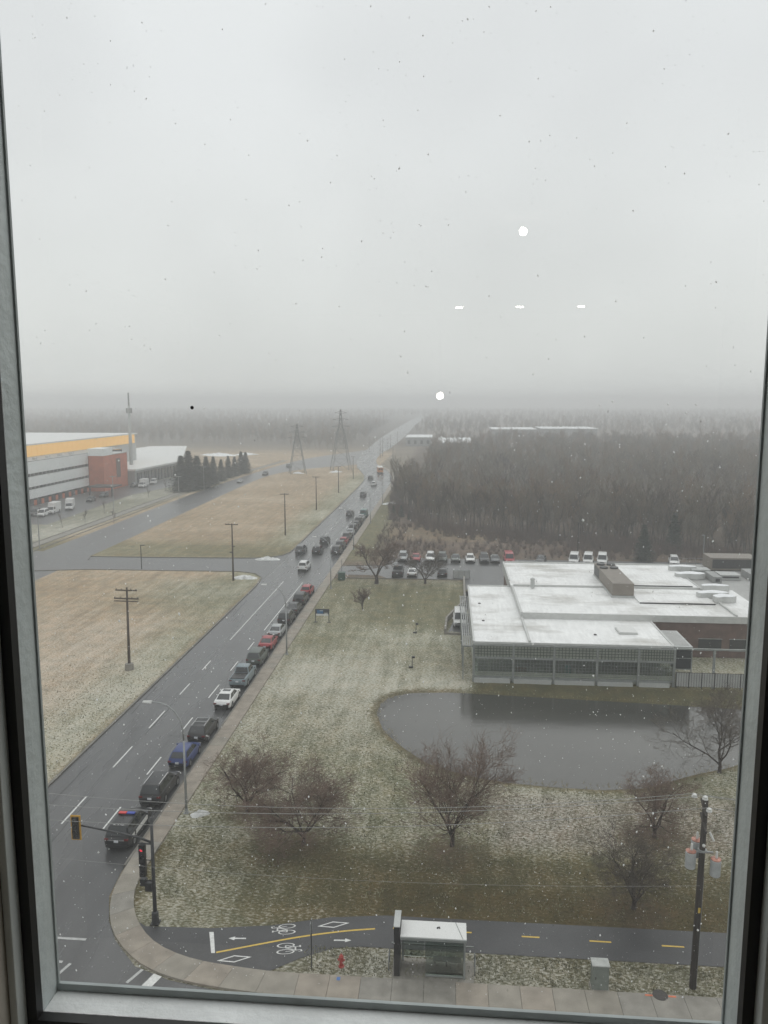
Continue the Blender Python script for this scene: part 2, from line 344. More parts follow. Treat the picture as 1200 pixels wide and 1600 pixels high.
# zones
def col(c): return np.array(c)[None, None, :]
T = np.ones(X.shape+(4,))
def blend(mask, c, s=None):
    global T
    mk = mask[..., None]; T[..., :3] = T[..., :3]*(1-mk) + np.array(c)*mk
    if s is not None: T[..., 3] = T[..., 3]*(1-mask) + s*mask
blend(np.ones(X.shape), (0.20,0.175,0.135), 0.15)                                   # far land
blend(sst(500,600,Yg), (0.105,0.092,0.078), 0.06)
left = 1-sst(-34.5,-33, X)
blend(left*(1-sst(470,520,Yg)), (0.36,0.29,0.20), 0.34)                           # dry field
blend(left*sst(-46,-36,X)*(1-sst(330,360,Yg)), (0.23,0.225,0.135), 0.50)           # verge greener
blend(left*(1-sst(100,122,Yg)), (0.40,0.325,0.23), 0.53)
blend(left*(1-sst(100,118,Yg))*sst(-44,-36,X), (0.26,0.25,0.15), 0.60)
blend(left*sst(108,126,Yg)*(1-sst(132,140,Yg))*sst(-60,-40,X), (0.215,0.21,0.125), 0.54)
blend(left*sst(150,158,Yg)*(1-sst(166,180,Yg)), (0.20,0.185,0.11), 0.28)
blend((1-sst(-92,-89,X))*(1-sst(330,350,Yg)), (0.23,0.235,0.18), 0.50)
right = sst(-22,-20.5,X)
blend(right*(1-sst(136,142,Yg)), (0.188,0.188,0.105), 0.54)                        # lawn
blend(right*sst(64,72,Yg)*(1-sst(92,104,Yg))*(1-sst(4,12,X)), (0.228,0.222,0.138), 0.61)
blend(right*(1-sst(50.5,54.5,Yg)), (0.105,0.092,0.044), 0.34)
blend(right*(1-sst(47,57,Yg))*sst(-20,-19,X)*(1-sst(-15,-7,X)), (0.165,0.16,0.09), 0.54)
blend(right*(1-sst(47.5,49.5,Yg))*sst(-8,-2,X), (0.088,0.073,0.034), 0.20)
blend(right*sst(52,55,Yg)*(1-sst(60,63,Yg))*sst(2.5,5,X), (0.17,0.145,0.10), 0.55)
blend(right*(1-sst(42,43,Yg)), (0.15,0.145,0.085), 0.58)
blend(right*sst(104,112,Yg)*(1-sst(136,142,Yg)), (0.175,0.172,0.10), 0.40)
blend(sst(1.6,0.3,sd)*1.0 if False else (1-sst(0.1,1.3,sd))*.75, (0.11,0.09,0.052), 0.15)
blend(right*sst(79,83,Yg)*(1-sst(86,90,Yg))*sst(2,4,X), (0.10,0.095,0.05), 0.18)
blend(right*sst(136,142,Yg), (0.145,0.115,0.092), 0.20)                             # scrub behind the lot
blend(right*sst(176,182,Yg)*(1-sst(196,206,Yg))*(1-sst(6,16,X)), (0.23,0.185,0.13), 0.22)
blend(right*sst(150,160,Yg)*(1-sst(-17,-12,X))*(1-sst(240,300,Yg)), (0.17,0.165,0.10), 0.22)
fe_ = np.interp(X, [-19,-14,-7,0,15,29,45,61,110], [262,232,206,193,185,178,172,160,140]); blend(sst(-3,6,Yg-fe_)*sst(-20,-17,X)*(1-sst(560,600,Yg)), (0.105,0.083,0.064), 0.10)
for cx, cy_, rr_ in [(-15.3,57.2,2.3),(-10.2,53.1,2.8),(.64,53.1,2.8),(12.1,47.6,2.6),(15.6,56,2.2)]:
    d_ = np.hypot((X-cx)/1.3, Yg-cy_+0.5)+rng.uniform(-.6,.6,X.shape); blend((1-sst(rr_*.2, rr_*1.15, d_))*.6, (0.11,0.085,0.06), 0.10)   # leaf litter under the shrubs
nx, ny = len(xs), len(ys)
me = bpy.data.meshes.new('ground')
vs = np.stack([X, Yg, Z], -1).reshape(-1, 3)
idx = np.arange(nx*ny).reshape(ny, nx)
fs = np.stack([idx[:-1,:-1], idx[:-1,1:], idx[1:,1:], idx[1:,:-1]], -1).reshape(-1, 4)
me.from_pydata(vs.tolist(), [], fs.tolist()); me.update()
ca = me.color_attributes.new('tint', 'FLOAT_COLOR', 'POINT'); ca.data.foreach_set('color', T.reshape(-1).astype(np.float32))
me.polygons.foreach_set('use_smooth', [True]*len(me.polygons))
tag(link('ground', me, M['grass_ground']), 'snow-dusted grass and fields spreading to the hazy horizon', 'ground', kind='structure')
pw = MB().poly([(p[0], p[1]) for p in [((q[0]-11)*1.06+11, (q[1]-73)*1.06+73) for q in POND]], -0.22).build('pond', M['pond_water'], fix=False)
tag(pw, 'grey still pond in front of the white-roofed building', 'pond', kind='structure')

def strip(L, Rr, z):
    m = MB(); n = len(L)
    m.add([(p[0],p[1],z) for p in L]+[(p[0],p[1],z) for p in Rr], [(i, n+i, n+i+1, i+1) for i in range(n-1)]); return m
def lerp_poly(pts, t):
    """point at arclength fraction t"""
    d = [0]
    for a, b in zip(pts, pts[1:]): d.append(d[-1]+math.dist(a, b))
    s = t*d[-1]
    for i in range(len(pts)-1):
        if s <= d[i+1]+1e-9:
            u = (s-d[i])/(d[i+1]-d[i]); return tuple(pts[i][k]*(1-u)+pts[i+1][k]*u for k in range(2))
    return pts[-1]
def smooth_line(pts, it=2):
    for _ in range(it):
        q = [pts[0]]
        for a, b in zip(pts, pts[1:]): q += [tuple(a[k]*.75+b[k]*.25 for k in range(2)), tuple(a[k]*.25+b[k]*.75 for k in range(2))]
        q.append(pts[-1]); pts = q
    return pts
def kerb_run(pts, w=0.16, h=0.13, z0=0.0):
    m = MB(); L = []; Rr = []
    for i, p in enumerate(pts):
        a = pts[max(i-1,0)]; b = pts[min(i+1,len(pts)-1)]; dx, dy = b[0]-a[0], b[1]-a[1]; l = math.hypot(dx,dy); nx_, ny_ = -dy/l*w/2, dx/l*w/2
        L.append((p[0]+nx_,p[1]+ny_)); Rr.append((p[0]-nx_,p[1]-ny_))
    n = len(pts); V = [(p[0],p[1],z0) for p in L]+[(p[0],p[1],z0+h) for p in L]+[(p[0],p[1],z0+h) for p in Rr]+[(p[0],p[1],z0) for p in Rr]
    m.add(V, [(k*n+i, k*n+i+1, (k+1)*n+i+1, (k+1)*n+i) for k in range(3) for i in range(n-1)]+[(0,n,2*n,3*n),(n-1,2*n-1,3*n-1,4*n-1)])
    return m
st = lambda o, lab: tag(o, lab, None, kind='structure')
RL = [(-33.1,-60),(-33.1,20),(-33.1,120),(-33.2,290),(-34,326),(-38.8,352),(-45.5,387),(-50.7,444),(-54.5,536),(-60,737),(-62,1176),(-62,1700)]
RR = [(-22,-60),(-22,20),(-22,120),(-22,290),(-22.9,332),(-28,363),(-34.7,388),(-39.9,430),(-40.9,502),(-38.4,537),(-39.8,815),(-45,1112),(-46,1700)]
RL2 = smooth_line(RL); RR2 = smooth_line(RR)
n_ = 80
Ls = [lerp_poly(RL2, i/n_) for i in range(n_+1)]; Rs = [lerp_poly(RR2, i/n_) for i in range(n_+1)]
road = st(strip(Ls, Rs, 0.012).build('road', M['asphalt'], fix=False), 'wet grey three-lane road running away to the horizon')
# cross street below the window
st(strip([(-200,20),(200,20)], [(-200,37.8),(200,37.8)], 0.008).build('cross_street', M['asphalt'], fix=False), 'wet asphalt street crossing below the window')
st(MB().prism([(-22.2,37.5),(-22.2,50),(-21.7,45.7),(-20.65,43.3),(-19.5,41.6),(-17.5,39.6),(-15.2,38.7),(-12,38.1),(-9,37.8),(-9,37.5)], 0.0, 0.016).build('road_corner', M['asphalt']), 'wet asphalt filling the curved corner of the junction')
# side road with its mouth, and the road beyond the field
st(MB().poly([(-33.0,134),(-33.6,138.5),(-35.5,141.6),(-39,143),(-68,142.6),(-78,141.7),(-88,139),(-88,160),(-78,156),(-73.5,154.7),(-60,154.8),(-40,155.6),(-36.4,156.6),(-34.2,159),(-33.0,163)], 0.016).build('side_road', M['lot_asphalt'], fix=False), 'pale wet side road between the two fields')
AL = smooth_line([(-86,40),(-86,157),(-88.5,258),(-87,330),(-82,420),(-72,460),(-57,500),(-48,540)]); AR = smooth_line([(-73.5,40),(-73.5,151),(-76,230),(-78.4,328),(-73,356),(-62,376),(-50,388),(-44,400)])
st(strip([lerp_poly(AL,i/40) for i in range(41)], [lerp_poly(AR,i/40) for i in range(41)], 0.010).build('access_road', M['lot_asphalt'], fix=False), 'wet access road curving past the factory and conifers')
fw = smooth_line([(-90.2,60),(-90.2,157),(-92.6,258),(-91,330),(-86,420)])
fw2 = smooth_line([(-93,60),(-93,157),(-95.4,258),(-93.8,330),(-88.8,420)])
st(strip([lerp_poly(fw2,i/30) for i in range(31)], [lerp_poly(fw,i/30) for i in range(31)], 0.02).build('footpath', M['concrete_grey'], fix=False), 'pale footpath along the access road')
for nm, pts, lab in [('kerb', [(-33.1,-50),(-33.1,20),(-33.1,132),(-33.7,138.3),(-35.6,141.5),(-39,142.9),(-68,142.5),(-90,138)], 'kerb round the near dry field'),
                     ('kerb', [(-72.5,151.5),(-73.5,154.7),(-60,154.9),(-40,155.7),(-36.4,156.7),(-34.2,159),(-33.2,163),(-33.2,290),(-34,326),(-38.8,352),(-45.5,387)], 'kerb round the far dry field'),
                     ('kerb', fw, 'kerb between access road and footpath'), ('kerb', fw2, 'outer kerb of the footpath by the factory lawn'),
                     ('kerb', [(-88.3,60),(-88.3,157),(-90.7,258),(-89,330)], 'low dark kerb along the access road')]:
    st(kerb_run(pts, 0.22).build(nm, M['kerb']), lab)
# lane markings (parts of the road)
dash = MB().box(-0.065,0.065,-1.7,1.7,0.0,0.004).mesh('lane_dash')
def put(name, me, mat, parent, x, y, z, sy=1.0):
    o = link(name, me, mat, parent); o.location = (x, y, z); o.scale = (1, sy, 1); return o
lines = [(-29.1,54.0+2.1,1.25),(-29.1,65.5,1.25),(-29.1,74.0,1.3),(-29.1,82.5,1),(-29.1,90.5,1),(-25.62,55.1,1),(-25.62,64.0,1),(-25.65,73.0,1),(-25.65,82.1,1.2),(-25.65,90.5,1),(-25.6,98.5,1),(-29.1,45.5,0.9)]
for Y_ in range(168, 290, 9): lines += [(-29.2,Y_,1),(-25.6,Y_+2,1)]
for x, y, s_ in lines: put('lane_dash', dash, M['paint_white'], road, x, y, 0.014, s_)
put('lane_line', dash, M['paint_white'], road, -29.05, 118.2, 0.014, 10.2); put('lane_line', dash, M['paint_white'], road, -25.5, 120.4, 0.014, 8.7)
stopl = MB().box(-0.09,0.09,-1.7,1.7,0,0.004).mesh('stop_line')
for x, y, s_, rz in [(-24.7,41.55,2.0,R(90)),(-24.5,39.6,1.6,R(90)),(-21.45,38.95,0.35,R(-18)),(-17.2,38.85,0.35,R(-24))]:
    o = put('stop_line', stopl, M['paint_worn'], road, x, y, 0.019, s_); o.rotation_euler.z = rz
o = put('crossing_bar', MB().box(-.28,.28,-.5,.5,0,.004).mesh('crossing_bar'), M['paint_white'], road, -16.1, 38.55, 0.019); o.rotation_euler.z = R(-20)

rc = random.Random(6)
for i in range(16):
    x0_ = rc.uniform(-32.5,-23); y0_ = rc.uniform(44,130); tr_ = rc.random() < .45; q_ = [(x0_,y0_)]
    for k_ in range(9): q_.append((q_[-1][0]+(rc.uniform(.25,.5) if tr_ else rc.uniform(-.10,.10)), q_[-1][1]+(rc.uniform(-.12,.12) if tr_ else rc.uniform(.5,1.3))))
    q_ = [p_ for p_ in q_ if p_[0] < -22.3]
    m_ = kerb_run(q_, rc.uniform(.03,.055), .003, .0125) if len(q_) > 2 else None
    if m_: m_.build('crack_seal', M['rubber'], road)
# pavement: separate slabs with open joints
SW_OUT = smooth_line([(-21.98,52),(-21.9,48.5),(-21.6,45.7),(-20.65,43.3),(-19.5,41.6),(-17.5,39.8),(-15.2,38.75),(-12,38.2),(-8,37.9)])
SW_IN = smooth_line([(-20.5,52),(-20.5,48.5),(-20.3,46.2),(-19.07,43.5),(-17.0,41.35),(-14.3,40.25),(-11.5,39.9),(-9.8,39.72),(-8,39.7)])
sw = st(MB().box(-21.95,-20.5,52,53,0,0.02).build('pavement', M['concrete_grey']), 'concrete pavement of slabs round the corner and along both streets')
random.seed(5)
def slab(pts4, mat, z=0.13):
    c = Vector((sum(p[0] for p in pts4)/4, sum(p[1] for p in pts4)/4))
    q = []
    for p in pts4:
        d = Vector(p)-c; q.append(tuple(c+d*(1-0.014/d.length)))
    o = MB().prism(q, 0, z+random.uniform(-.004,.004)).build('slab', mat, sw); return o
cm = [M['concrete'], M['concrete_warm'], M['concrete_grey']]
k = 11
for i in range(k):
    a0, a1, b0, b1 = lerp_poly(SW_OUT,i/k), lerp_poly(SW_OUT,(i+1)/k), lerp_poly(SW_IN,i/k), lerp_poly(SW_IN,(i+1)/k)
    am, bm_ = lerp_poly(SW_OUT,(i+.5)/k), lerp_poly(SW_IN,(i+.5)/k)
    q = [b0, a0, am, a1, b1, bm_]; c = Vector((sum(p[0] for p in q)/6, sum(p[1] for p in q)/6))
    MB().prism([tuple(c+(Vector(p)-c)*0.992) for p in q], 0, 0.13).build('slab', random.choice(cm[:2]+cm), sw)
x = -8.0
while x < 30:
    slab([(x,37.9),(x+1.75,37.9),(x+1.75,39.7),(x,39.7)], random.choice([cm[0],cm[2],cm[2],cm[1]])); x += 1.75
y = 52.0
while y < 135:
    slab([(-21.95,y),(-20.5,y),(-20.5,y+1.8),(-21.95,y+1.8)], random.choice([cm[1],cm[1],cm[0]])); y += 1.8
# beyond, the joints are too small to see
pf = [(-21.2,135.4),(-21.2,290),(-22.0,332),(-27.2,363),(-33.9,388)]
o = kerb_run(smooth_line(pf,1), 1.5, 0.12).build('pavement_run', M['concrete_warm'], sw)
MB().box(-22.12,-21.97,49,135,0,0.125).build('kerb_edge', M['kerb'], sw)
MB().box(-8,30,37.75,37.88,0,0.125).build('kerb_edge', M['kerb'], sw)

# cycle path
bp_ = st(MB().poly([(60,42.25),(60,45.3),(-3.6,45.2),(-7,44.75),(-10.5,43.7),(-14.1,43.15),(-18.2,43.0),(-19.0,43.5),(-17.0,41.35),(-14.3,40.25),(-9.85,39.75),(-8.2,41.0),(-6.4,42.0),(-4.9,42.25)], 0.03).build('cycle_path', M['path_asphalt'], fix=False), 'dark asphalt cycle path with yellow centre line')
def flat(name, pts_list, mat, z=0.036):
    m = MB()
    for pts in pts_list: m.poly(pts, z)
    o = m.build(name, mat, bp_, fix=False); return o
def stroke(pts, w):
    L, Rr = [], []
    for i, p in enumerate(pts):
        a = pts[max(i-1,0)]; b = pts[min(i+1,len(pts)-1)]; dx, dy = b[0]-a[0], b[1]-a[1]; l = math.hypot(dx,dy) or 1; n1, n2 = -dy/l*w/2, dx/l*w/2
        L.append((p[0]+n1,p[1]+n2)); Rr.append((p[0]-n1,p[1]-n2))
    return [[Rr[i],Rr[i+1],L[i+1],L[i]] for i in range(len(pts)-1)]
yl = smooth_line([G(338,1489),G(400,1477),G(470,1464),G(540,1455),G(586,1452)])
flat('yellow_line', stroke(yl, 0.13), M['paint_yellow'])
for a, b in [((614,1451),(620,1451.5)),((719,1457),(737,1458)),((815,1464),(843,1465.5)),((921,1471),(955,1473)),((1034,1478.5),(1069,1480.5))]:
    flat('yellow_dash', stroke([G(*a),G(*b)], 0.12), M['paint_yellow'])
for X_ in (21.5, 25.5): flat('yellow_dash', stroke([(X_,43.75),(X_+1.2,43.75)], 0.12), M['paint_yellow'])
flat('stop_bar', [[G(330,1490),G(336,1490),G(334,1457),G(327,1457)]], M['paint_white'])
def local(o, ang, s, pts): 
    c, n = math.cos(ang), math.sin(ang); return [(o[0]+s*(p[0]*c-p[1]*n), o[1]+s*(p[0]*n+p[1]*c)) for p in pts]
def arrow(o, ang):
    flat('arrow_marking', [local(o,ang,1,[(-.55,-.055),(.12,-.055),(.12,.055),(-.55,.055)]), local(o,ang,1,[(.12,-.17),(.5,0),(.12,.17)])], M['paint_white'])
arrow(G(370,1467), R(180+4)); arrow(G(536,1470), R(4))
def diamond(o, ang):
    a = local(o,ang,1,[(-1.0,0),(-.0,-.30),(1.0,0),(0,.30)]); b = local(o,ang,1,[(-.74,0),(0,-.215),(.74,0),(0,.215)])
    flat('diamond_marking', [[a[i],a[(i+1)%4],b[(i+1)%4],b[i]] for i in range(4)], M['paint_white'])
diamond(G(366,1499), R(14)); diamond(G(521,1445.5), R(14))
def bike(o, ang):
    P = []
    for cx in (-.62,.62):
        ring = [(cx+.42*math.cos(a),.42*math.sin(a)) for a in np.linspace(0,2*math.pi,25)]; P += stroke(ring,.09)
    for l in [[(-.62,0),(-.1,0),(.4,.55)],[(-.62,0),(-.25,.5),(.42,.5)],[(-.1,0),(-.32,.72)],[(-.5,.74),(-.15,.74)],[(.62,0),(.36,.78)],[(.36,.78),(.66,.82),(.7,.66)]]: P += stroke(l,.085)
    flat('bicycle_marking', [local(o,ang,1.0,[(q[0]*.44,q[1]*1.15-.25) for q in p]) for p in P], M['paint_white'])
bike(G(442,1453), R(100)); bike(G(453,1482.5), R(-80))
mh = MB().lathe([(0.40,0.0),(0.40,0.155),(0.36,0.16),(0.34,0.15),(0.33,0.157)], (11.78,39.62,0), 28).build('manhole_cover', M['iron']); tag(mh, 'round dark iron manhole cover on the pavement between orange paint marks', 'manhole cover')
for sx in (-1,1):
    MB().box(11.78+sx*.62-.2,11.78+sx*.62+.2,39.5,39.62,.137,.141).build('orange_mark', M['paint_orange'], sw)

# ================================================================= VEHICLES
SPEC = dict(
 sedan=dict(L=4.65,Wd=1.82,Hh=1.45,belt=.98,yrb=-1.85,yrt=-.95,yft=.35,yfb=1.25,r=.33,nw=2),
 hatch=dict(L=4.3,Wd=1.80,Hh=1.50,belt=1.0,yrb=-2.0,yrt=-1.5,yft=.35,yfb=1.2,r=.33,nw=3),
 suv=dict(L=4.75,Wd=1.92,Hh=1.74,belt=1.10,yrb=-2.28,yrt=-1.95,yft=.40,yfb=1.25,r=.37,nw=3),
 wagon=dict(L=4.75,Wd=1.86,Hh=1.60,belt=1.04,yrb=-2.22,yrt=-1.80,yft=.35,yfb=1.2,r=.35,nw=3),
 pickup=dict(L=5.5,Wd=1.98,Hh=1.86,belt=1.18,yrb=-0.75,yrt=-.50,yft=.80,yfb=1.55,r=.39,nw=2),
 van=dict(L=5.2,Wd=1.98,Hh=2.0,belt=1.15,yrb=-2.52,yrt=-2.40,yft=1.05,yfb=1.85,r=.36,nw=3),
 boxvan=dict(L=6.6,Wd=2.2,Hh=2.1,belt=1.2,yrb=.9,yrt=.95,yft=2.0,yfb=2.65,r=.40,nw=1))
CARM = {}
def car_meshes(kind):
    if kind in CARM: return CARM[kind]
    s = SPEC[kind]; L, hw, zb, r = s['L'], s['Wd']/2, s['belt'], s['r']; P = []
    e2 = L/2
    stn = [(-e2,.40,zb-.36,.84),(-e2+.07,.32,zb-.16,.92),(-e2+.22,.25,zb-.03,.96),(-e2+.6,.22,zb,1),(-.6,.2,zb,1),(.6,.2,zb-.01,1),(e2-1.15,.22,zb-.05,1),(e2-.5,.22,zb-.14,.97),(e2-.16,.26,zb-.24,.90),(e2-.03,.34,zb-.34,.83),(e2,.42,zb-.46,.78)]
    m = MB(); ring = []
    for y, zl, z, k in stn:
        w = hw*k; pr = [(w*.80,zl),(w*.97,zl+.08),(w,zl+.28),(w*.985,z-.13),(w*.94,z-.03),(w*.82,z),(w*.4,z+.025),(0,z+.032)]
        full = pr + [(-a,b) for a, b in pr[-2::-1]]; ring.append([(a,y,b) for a, b in full])
    n = len(ring[0]); m.v = [p for q in ring for p in q]
    for i in range(len(ring)-1):
        for j in range(n): m.f.append((i*n+j, i*n+(j+1)%n, (i+1)*n+(j+1)%n, (i+1)*n+j))
    m.f.append(tuple(range(n))); m.f.append(tuple(range((len(ring)-1)*n, len(ring)*n)))
    P.append(('body', m, 'BODY', None, True))
    # cabin
    wb, wt, zt = hw*.89, hw*.70, s['Hh']; z0 = zb-.03
    if kind in ('van','boxvan'): wt = hw*.80
    bse = [(-wb,s['yrb'],z0),(wb,s['yrb'],z0),(wb,s['yfb'],z0),(-wb,s['yfb'],z0)]; top = [(-wt,s['yrt'],zt-.05),(wt,s['yrt'],zt-.05),(wt,s['yft'],zt-.04),(-wt,s['yft'],zt-.04)]
    ti = [(-wt*.8,s['yrt']+.16,zt),(wt*.8,s['yrt']+.16,zt),(wt*.8,s['yft']-.16,zt),(-wt*.8,s['yft']-.16,zt)]
    m = MB(); m.add(bse+top+ti, [(0,1,5,4),(1,2,6,5),(2,3,7,6),(3,0,4,7),(4,5,9,8),(5,6,10,9),(6,7,11,10),(7,4,8,11),(8,9,10,11)])
    P.append(('cabin', m, 'BODY', None, False))
    def pane(a, b, c, d, u0, u1, v0, v1, off=.012):
        a, b, c, d = map(Vector, (a,b,c,d)); nrm = (b-a).cross(d-a).normalized()*off
        f = lambda u, v: (a*(1-u)+b*u)*(1-v)+(d*(1-u)+c*u)*v
        q = [f(u0,v0),f(u1,v0),f(u1,v1),f(u0,v1)]
        return MB().add([p+nrm for p in q]+[p-nrm for p in q], [(0,1,2,3),(7,6,5,4),(0,4,5,1),(1,5,6,2),(2,6,7,3),(3,7,4,0)])
    P.append(('rear_window', pane(bse[0],bse[1],top[1],top[0],.07,.93,.12,.93), 'car_glass', None, False))
    P.append(('windshield', pane(bse[2],bse[3],top[3],top[2],.05,.95,.05,.94), 'car_glass', None, False))
    cuts = {1:[(.10,.92)],2:[(.06,.49),(.53,.93)],3:[(.05,.27),(.30,.60),(.63,.93)]}[s['nw']]
    for u0, u1 in cuts:
        P.append(('side_window', pane(bse[1],bse[2],top[2],top[1],u0,u1,.10,.92), 'car_glass', None, False))
        P.append(('side_window', pane(bse[3],bse[0],top[0],top[3],1-u1,1-u0,.10,.92), 'car_glass', None, False))
    wy = L*.29
    for sx in (-1,1):
        for sy in (-1,1):
            c = (sx*(hw-.11), sy*wy-(.02 if sy < 0 else -.05), r)
            P.append(('wheel_arch', MB().lathe([(r+.07,0),(r+.07,.008)], (sx*(hw-.005)-(0.004), c[1], r+.01), 18, 'x'), 'rubber', None, False))
            P.append(('wheel', MB().lathe([(r*.7,-.10),(r,-.09),(r,.115),(r*.93,.13)] if sx > 0 else [(r*.93,-.13),(r,-.115),(r,.09),(r*.7,.10)], c, 18, 'x'), 'rubber', None, False))
            P.append(('rim', MB().lathe([(r*.62,0),(r*.55,.012)] if sx > 0 else [(r*.55,-.012),(r*.62,0)], (c[0]+sx*.132, c[1], c[2]), 14, 'x'), 'rim', len(P)-1, False))
        P.append(('taillight', MB().box(sx*hw*.76-.15,sx*hw*.76+.15,-e2+.0,-e2+.16,zb-.27,zb-.15), 'tail_red', None, False))
        P.append(('headlight', MB().box(sx*hw*.66-.17,sx*hw*.66+.17,e2-.14,e2+.0,zb-.42,zb-.30), 'head_white', None, False))
        P.append(('mirror', MB().box(sx*(hw+.07)-.08,sx*(hw+.07)+.08,s['yfb']-.42,s['yfb']-.30,zb+.0,zb+.14), 'BODY', None, False))
    P.append(('rear_bumper', MB().box(-hw*.80,hw*.80,-e2-.03,-e2+.1,.30,.50), 'black_plastic', None, False))
    P.append(('front_bumper', MB().box(-hw*.74,hw*.74,e2-.08,e2+.03,.28,.50), 'black_plastic', None, False))
    P.append(('grille', MB().box(-hw*.42,hw*.42,e2-.05,e2+.015,zb-.46,zb-.33), 'black_plastic', None, False))
    P.append(('license_plate', MB().box(-.16,.16,-e2-.035,-e2+.02,zb-.40,zb-.24), 'plate', None, False))
    if kind in ('suv','wagon'):
        for sx in (-1,1): P.append(('roof_rail', MB().bar((sx*wt*.92,s['yrt']+.1,zt+.01),(sx*wt*.92,s['yft']-.15,zt+.015),.05,.06), 'chrome', None, False))
    if kind == 'pickup':
        P.append(('bed', MB().box(-hw*.80,hw*.80,-e2+.16,-.82,zb-.02,zb+.045), 'black_plastic', None, False))
    if kind == 'boxvan':
        P.append(('cargo_box', MB().box(-1.12,1.12,-e2,.85,.75,3.0), 'BODY', None, False))
    res = []
    for nm, mb_, mt, par, sm in P:
        me = mb_.mesh(nm); b = bmesh.new(); b.from_mesh(me); bmesh.ops.recalc_face_normals(b, faces=b.faces)
        if nm == 'cabin': bmesh.ops.bevel(b, geom=[e_ for e_ in b.edges if max(v.co.z for v in e_.verts) > z0+.02], offset=.05, segments=2, affect='EDGES')
        if nm in ('body','cabin'):
            for f in b.faces: f.smooth = True
        b.to_mesh(me); b.free()
        if nm in ('body','cabin'): me.set_sharp_from_angle(angle=R(32))
        me.materials.append(M[mt] if mt != 'BODY' else None)
        res.append((nm, me, mt, par))
    CARM[kind] = res; return res
PAINT = {}
def paint(c, rough=.3):
    if c not in PAINT:
        PAINT[c] = pm('car_paint_%d' % len(PAINT), c, rough, var=0.05, scale=2.5, spec=0.4)
        b = PAINT[c].node_tree.nodes['Principled BSDF']; b.inputs['Coat Weight'].default_value = 0.12; b.inputs['Coat Roughness'].default_value = 0.1
    return PAINT[c]
def car(kind, x, y, rz, colr, label, cat='car', group=None, name='parked_car', s=1.0, skip=(), extra=None):
    t = thing(name, (x,y,0.016), label, cat, group, rz); t.scale = (s,s,s)
    obs = []
    for nm, me, mt, par in car_meshes(kind):
        if nm in skip: obs.append(None); continue
        o = bpy.data.objects.new(nm, me); C.objects.link(o); o.parent = t if par is None else obs[par]
        if mt == 'BODY': o.material_slots[0].link = 'OBJECT'; o.material_slots[0].material = paint(colr)
        obs.append(o)
    return t
BLACK=(.016,.017,.019); CHAR=(.035,.037,.04); WHITE=(.68,.68,.67); SILV=(.33,.345,.35); RED=(.30,.028,.035); BLUE=(.018,.038,.15); GREY=(.10,.105,.11); SLATE=(.17,.215,.235); BROWN=(.045,.042,.04); TEAL=(.04,.13,.12); GREEN=(.07,.085,.075)
def side(y_rear, kind): return y_rear + SPEC[kind]['L']/2
GP = 'vehicles parked along the right kerb'
def parked(kind, yr, colr, label, cat='car', x=-23.25, skip=()): return car(kind, x, side(yr,kind), 0, colr, label, cat, GP, skip=skip)
pol = parked('suv', 50.7, BLACK, 'black police SUV with roof light bar and white side stripe, nearest in the kerb row', 'police car', -23.35, skip=('roof_rail',)); pol.name = 'police_car'
ORG[pol.name] = Vector((0,0,0))
def lp(name, mb_, mat, par, **k): return mb_.build(name, mat, par, local=True, **k)
lb = lp('light_bar', MB().box(-.62,.62,-.42,-.14,1.745,1.80), M['black_plastic'], pol)
lp('red_lens', MB().box(-.60,-.02,-.43,-.15,1.80,1.87), pm('lens_red',(.55,.03,.03),.25), lb); lp('blue_lens', MB().box(.02,.60,-.43,-.15,1.80,1.87), pm('lens_blue',(.02,.05,.32),.25), lb)
for sx in (-1,1):
    lp('door_stripe', MB().box(sx*.958-.008,sx*.958+.008,-1.05,1.15,.62,.98), M['paint_white'], pol)
    lp('rear_stripe', MB().box(sx*.952-.008,sx*.952+.008,-1.75,-1.30,.72,.98), M['paint_white'], pol)
lp('chrome_strip', MB().box(-.62,.62,-2.40,-2.30,.83,.87), M['chrome'], pol)
fc = bpy.data.curves.new('unit_number', 'FONT'); fc.body = '24-6'; fc.size = .46; fc.align_x = 'CENTER'
fo = bpy.data.objects.new('unit_number', fc); C.objects.link(fo); bpy.context.view_layer.update()
fm = bpy.data.meshes.new_from_object(fo); bpy.data.objects.remove(fo)
fm.materials.clear(); t_ = link('unit_number', fm, M['paint_white'], pol); t_.location = (0,-1.86,1.735)
lp('aerial', MB().tube([(0,-.95,1.73),(0,-1.02,2.05)], .012, 5), M['black_plastic'], pol)
b2 = parked('suv', 56.8, BLACK, 'black SUV with chrome roof rails, directly ahead of the police SUV')
parked('hatch', 63.2, BLUE, 'bright blue hatchback parked beside the nearest street lamp')
wg = parked('wagon', 68.4, BLACK, 'black wagon with a pale roof rack ahead of the blue hatchback'); ORG[wg.name] = Vector((0,0,0))
lp('rack_bar', MB().box(-.58,.58,-.95,-.87,1.66,1.70), M['galv'], wg); lp('rack_bar', MB().box(-.58,.58,.0,.08,1.66,1.70), M['galv'], wg)
ws = parked('sedan', 76.6, WHITE, 'white sedan with sunroof in the kerb row', x=-23.2); ORG[ws.name] = Vector((0,0,0))
lp('sunroof', MB().box(-.42,.42,-.45,.10,1.445,1.456), M['car_glass'], ws)
parked('pickup', 82.9, SLATE, 'slate blue pickup truck just ahead of the white sedan', 'pickup truck')
parked('suv', 90.2, GREEN, 'dark greenish SUV between the slate pickup and a red car', skip=('roof_rail',))
parked('sedan', 96.2, RED, 'red sedan behind the silver sedan in the kerb row')
parked('sedan', 101.6, SILV, 'silver sedan parked beside the second street lamp')
parked('suv', 108.0, BLACK, 'black boxy SUV right ahead of the silver sedan')
parked('sedan', 113.6, CHAR, 'charcoal sedan between two black SUVs in the kerb row')
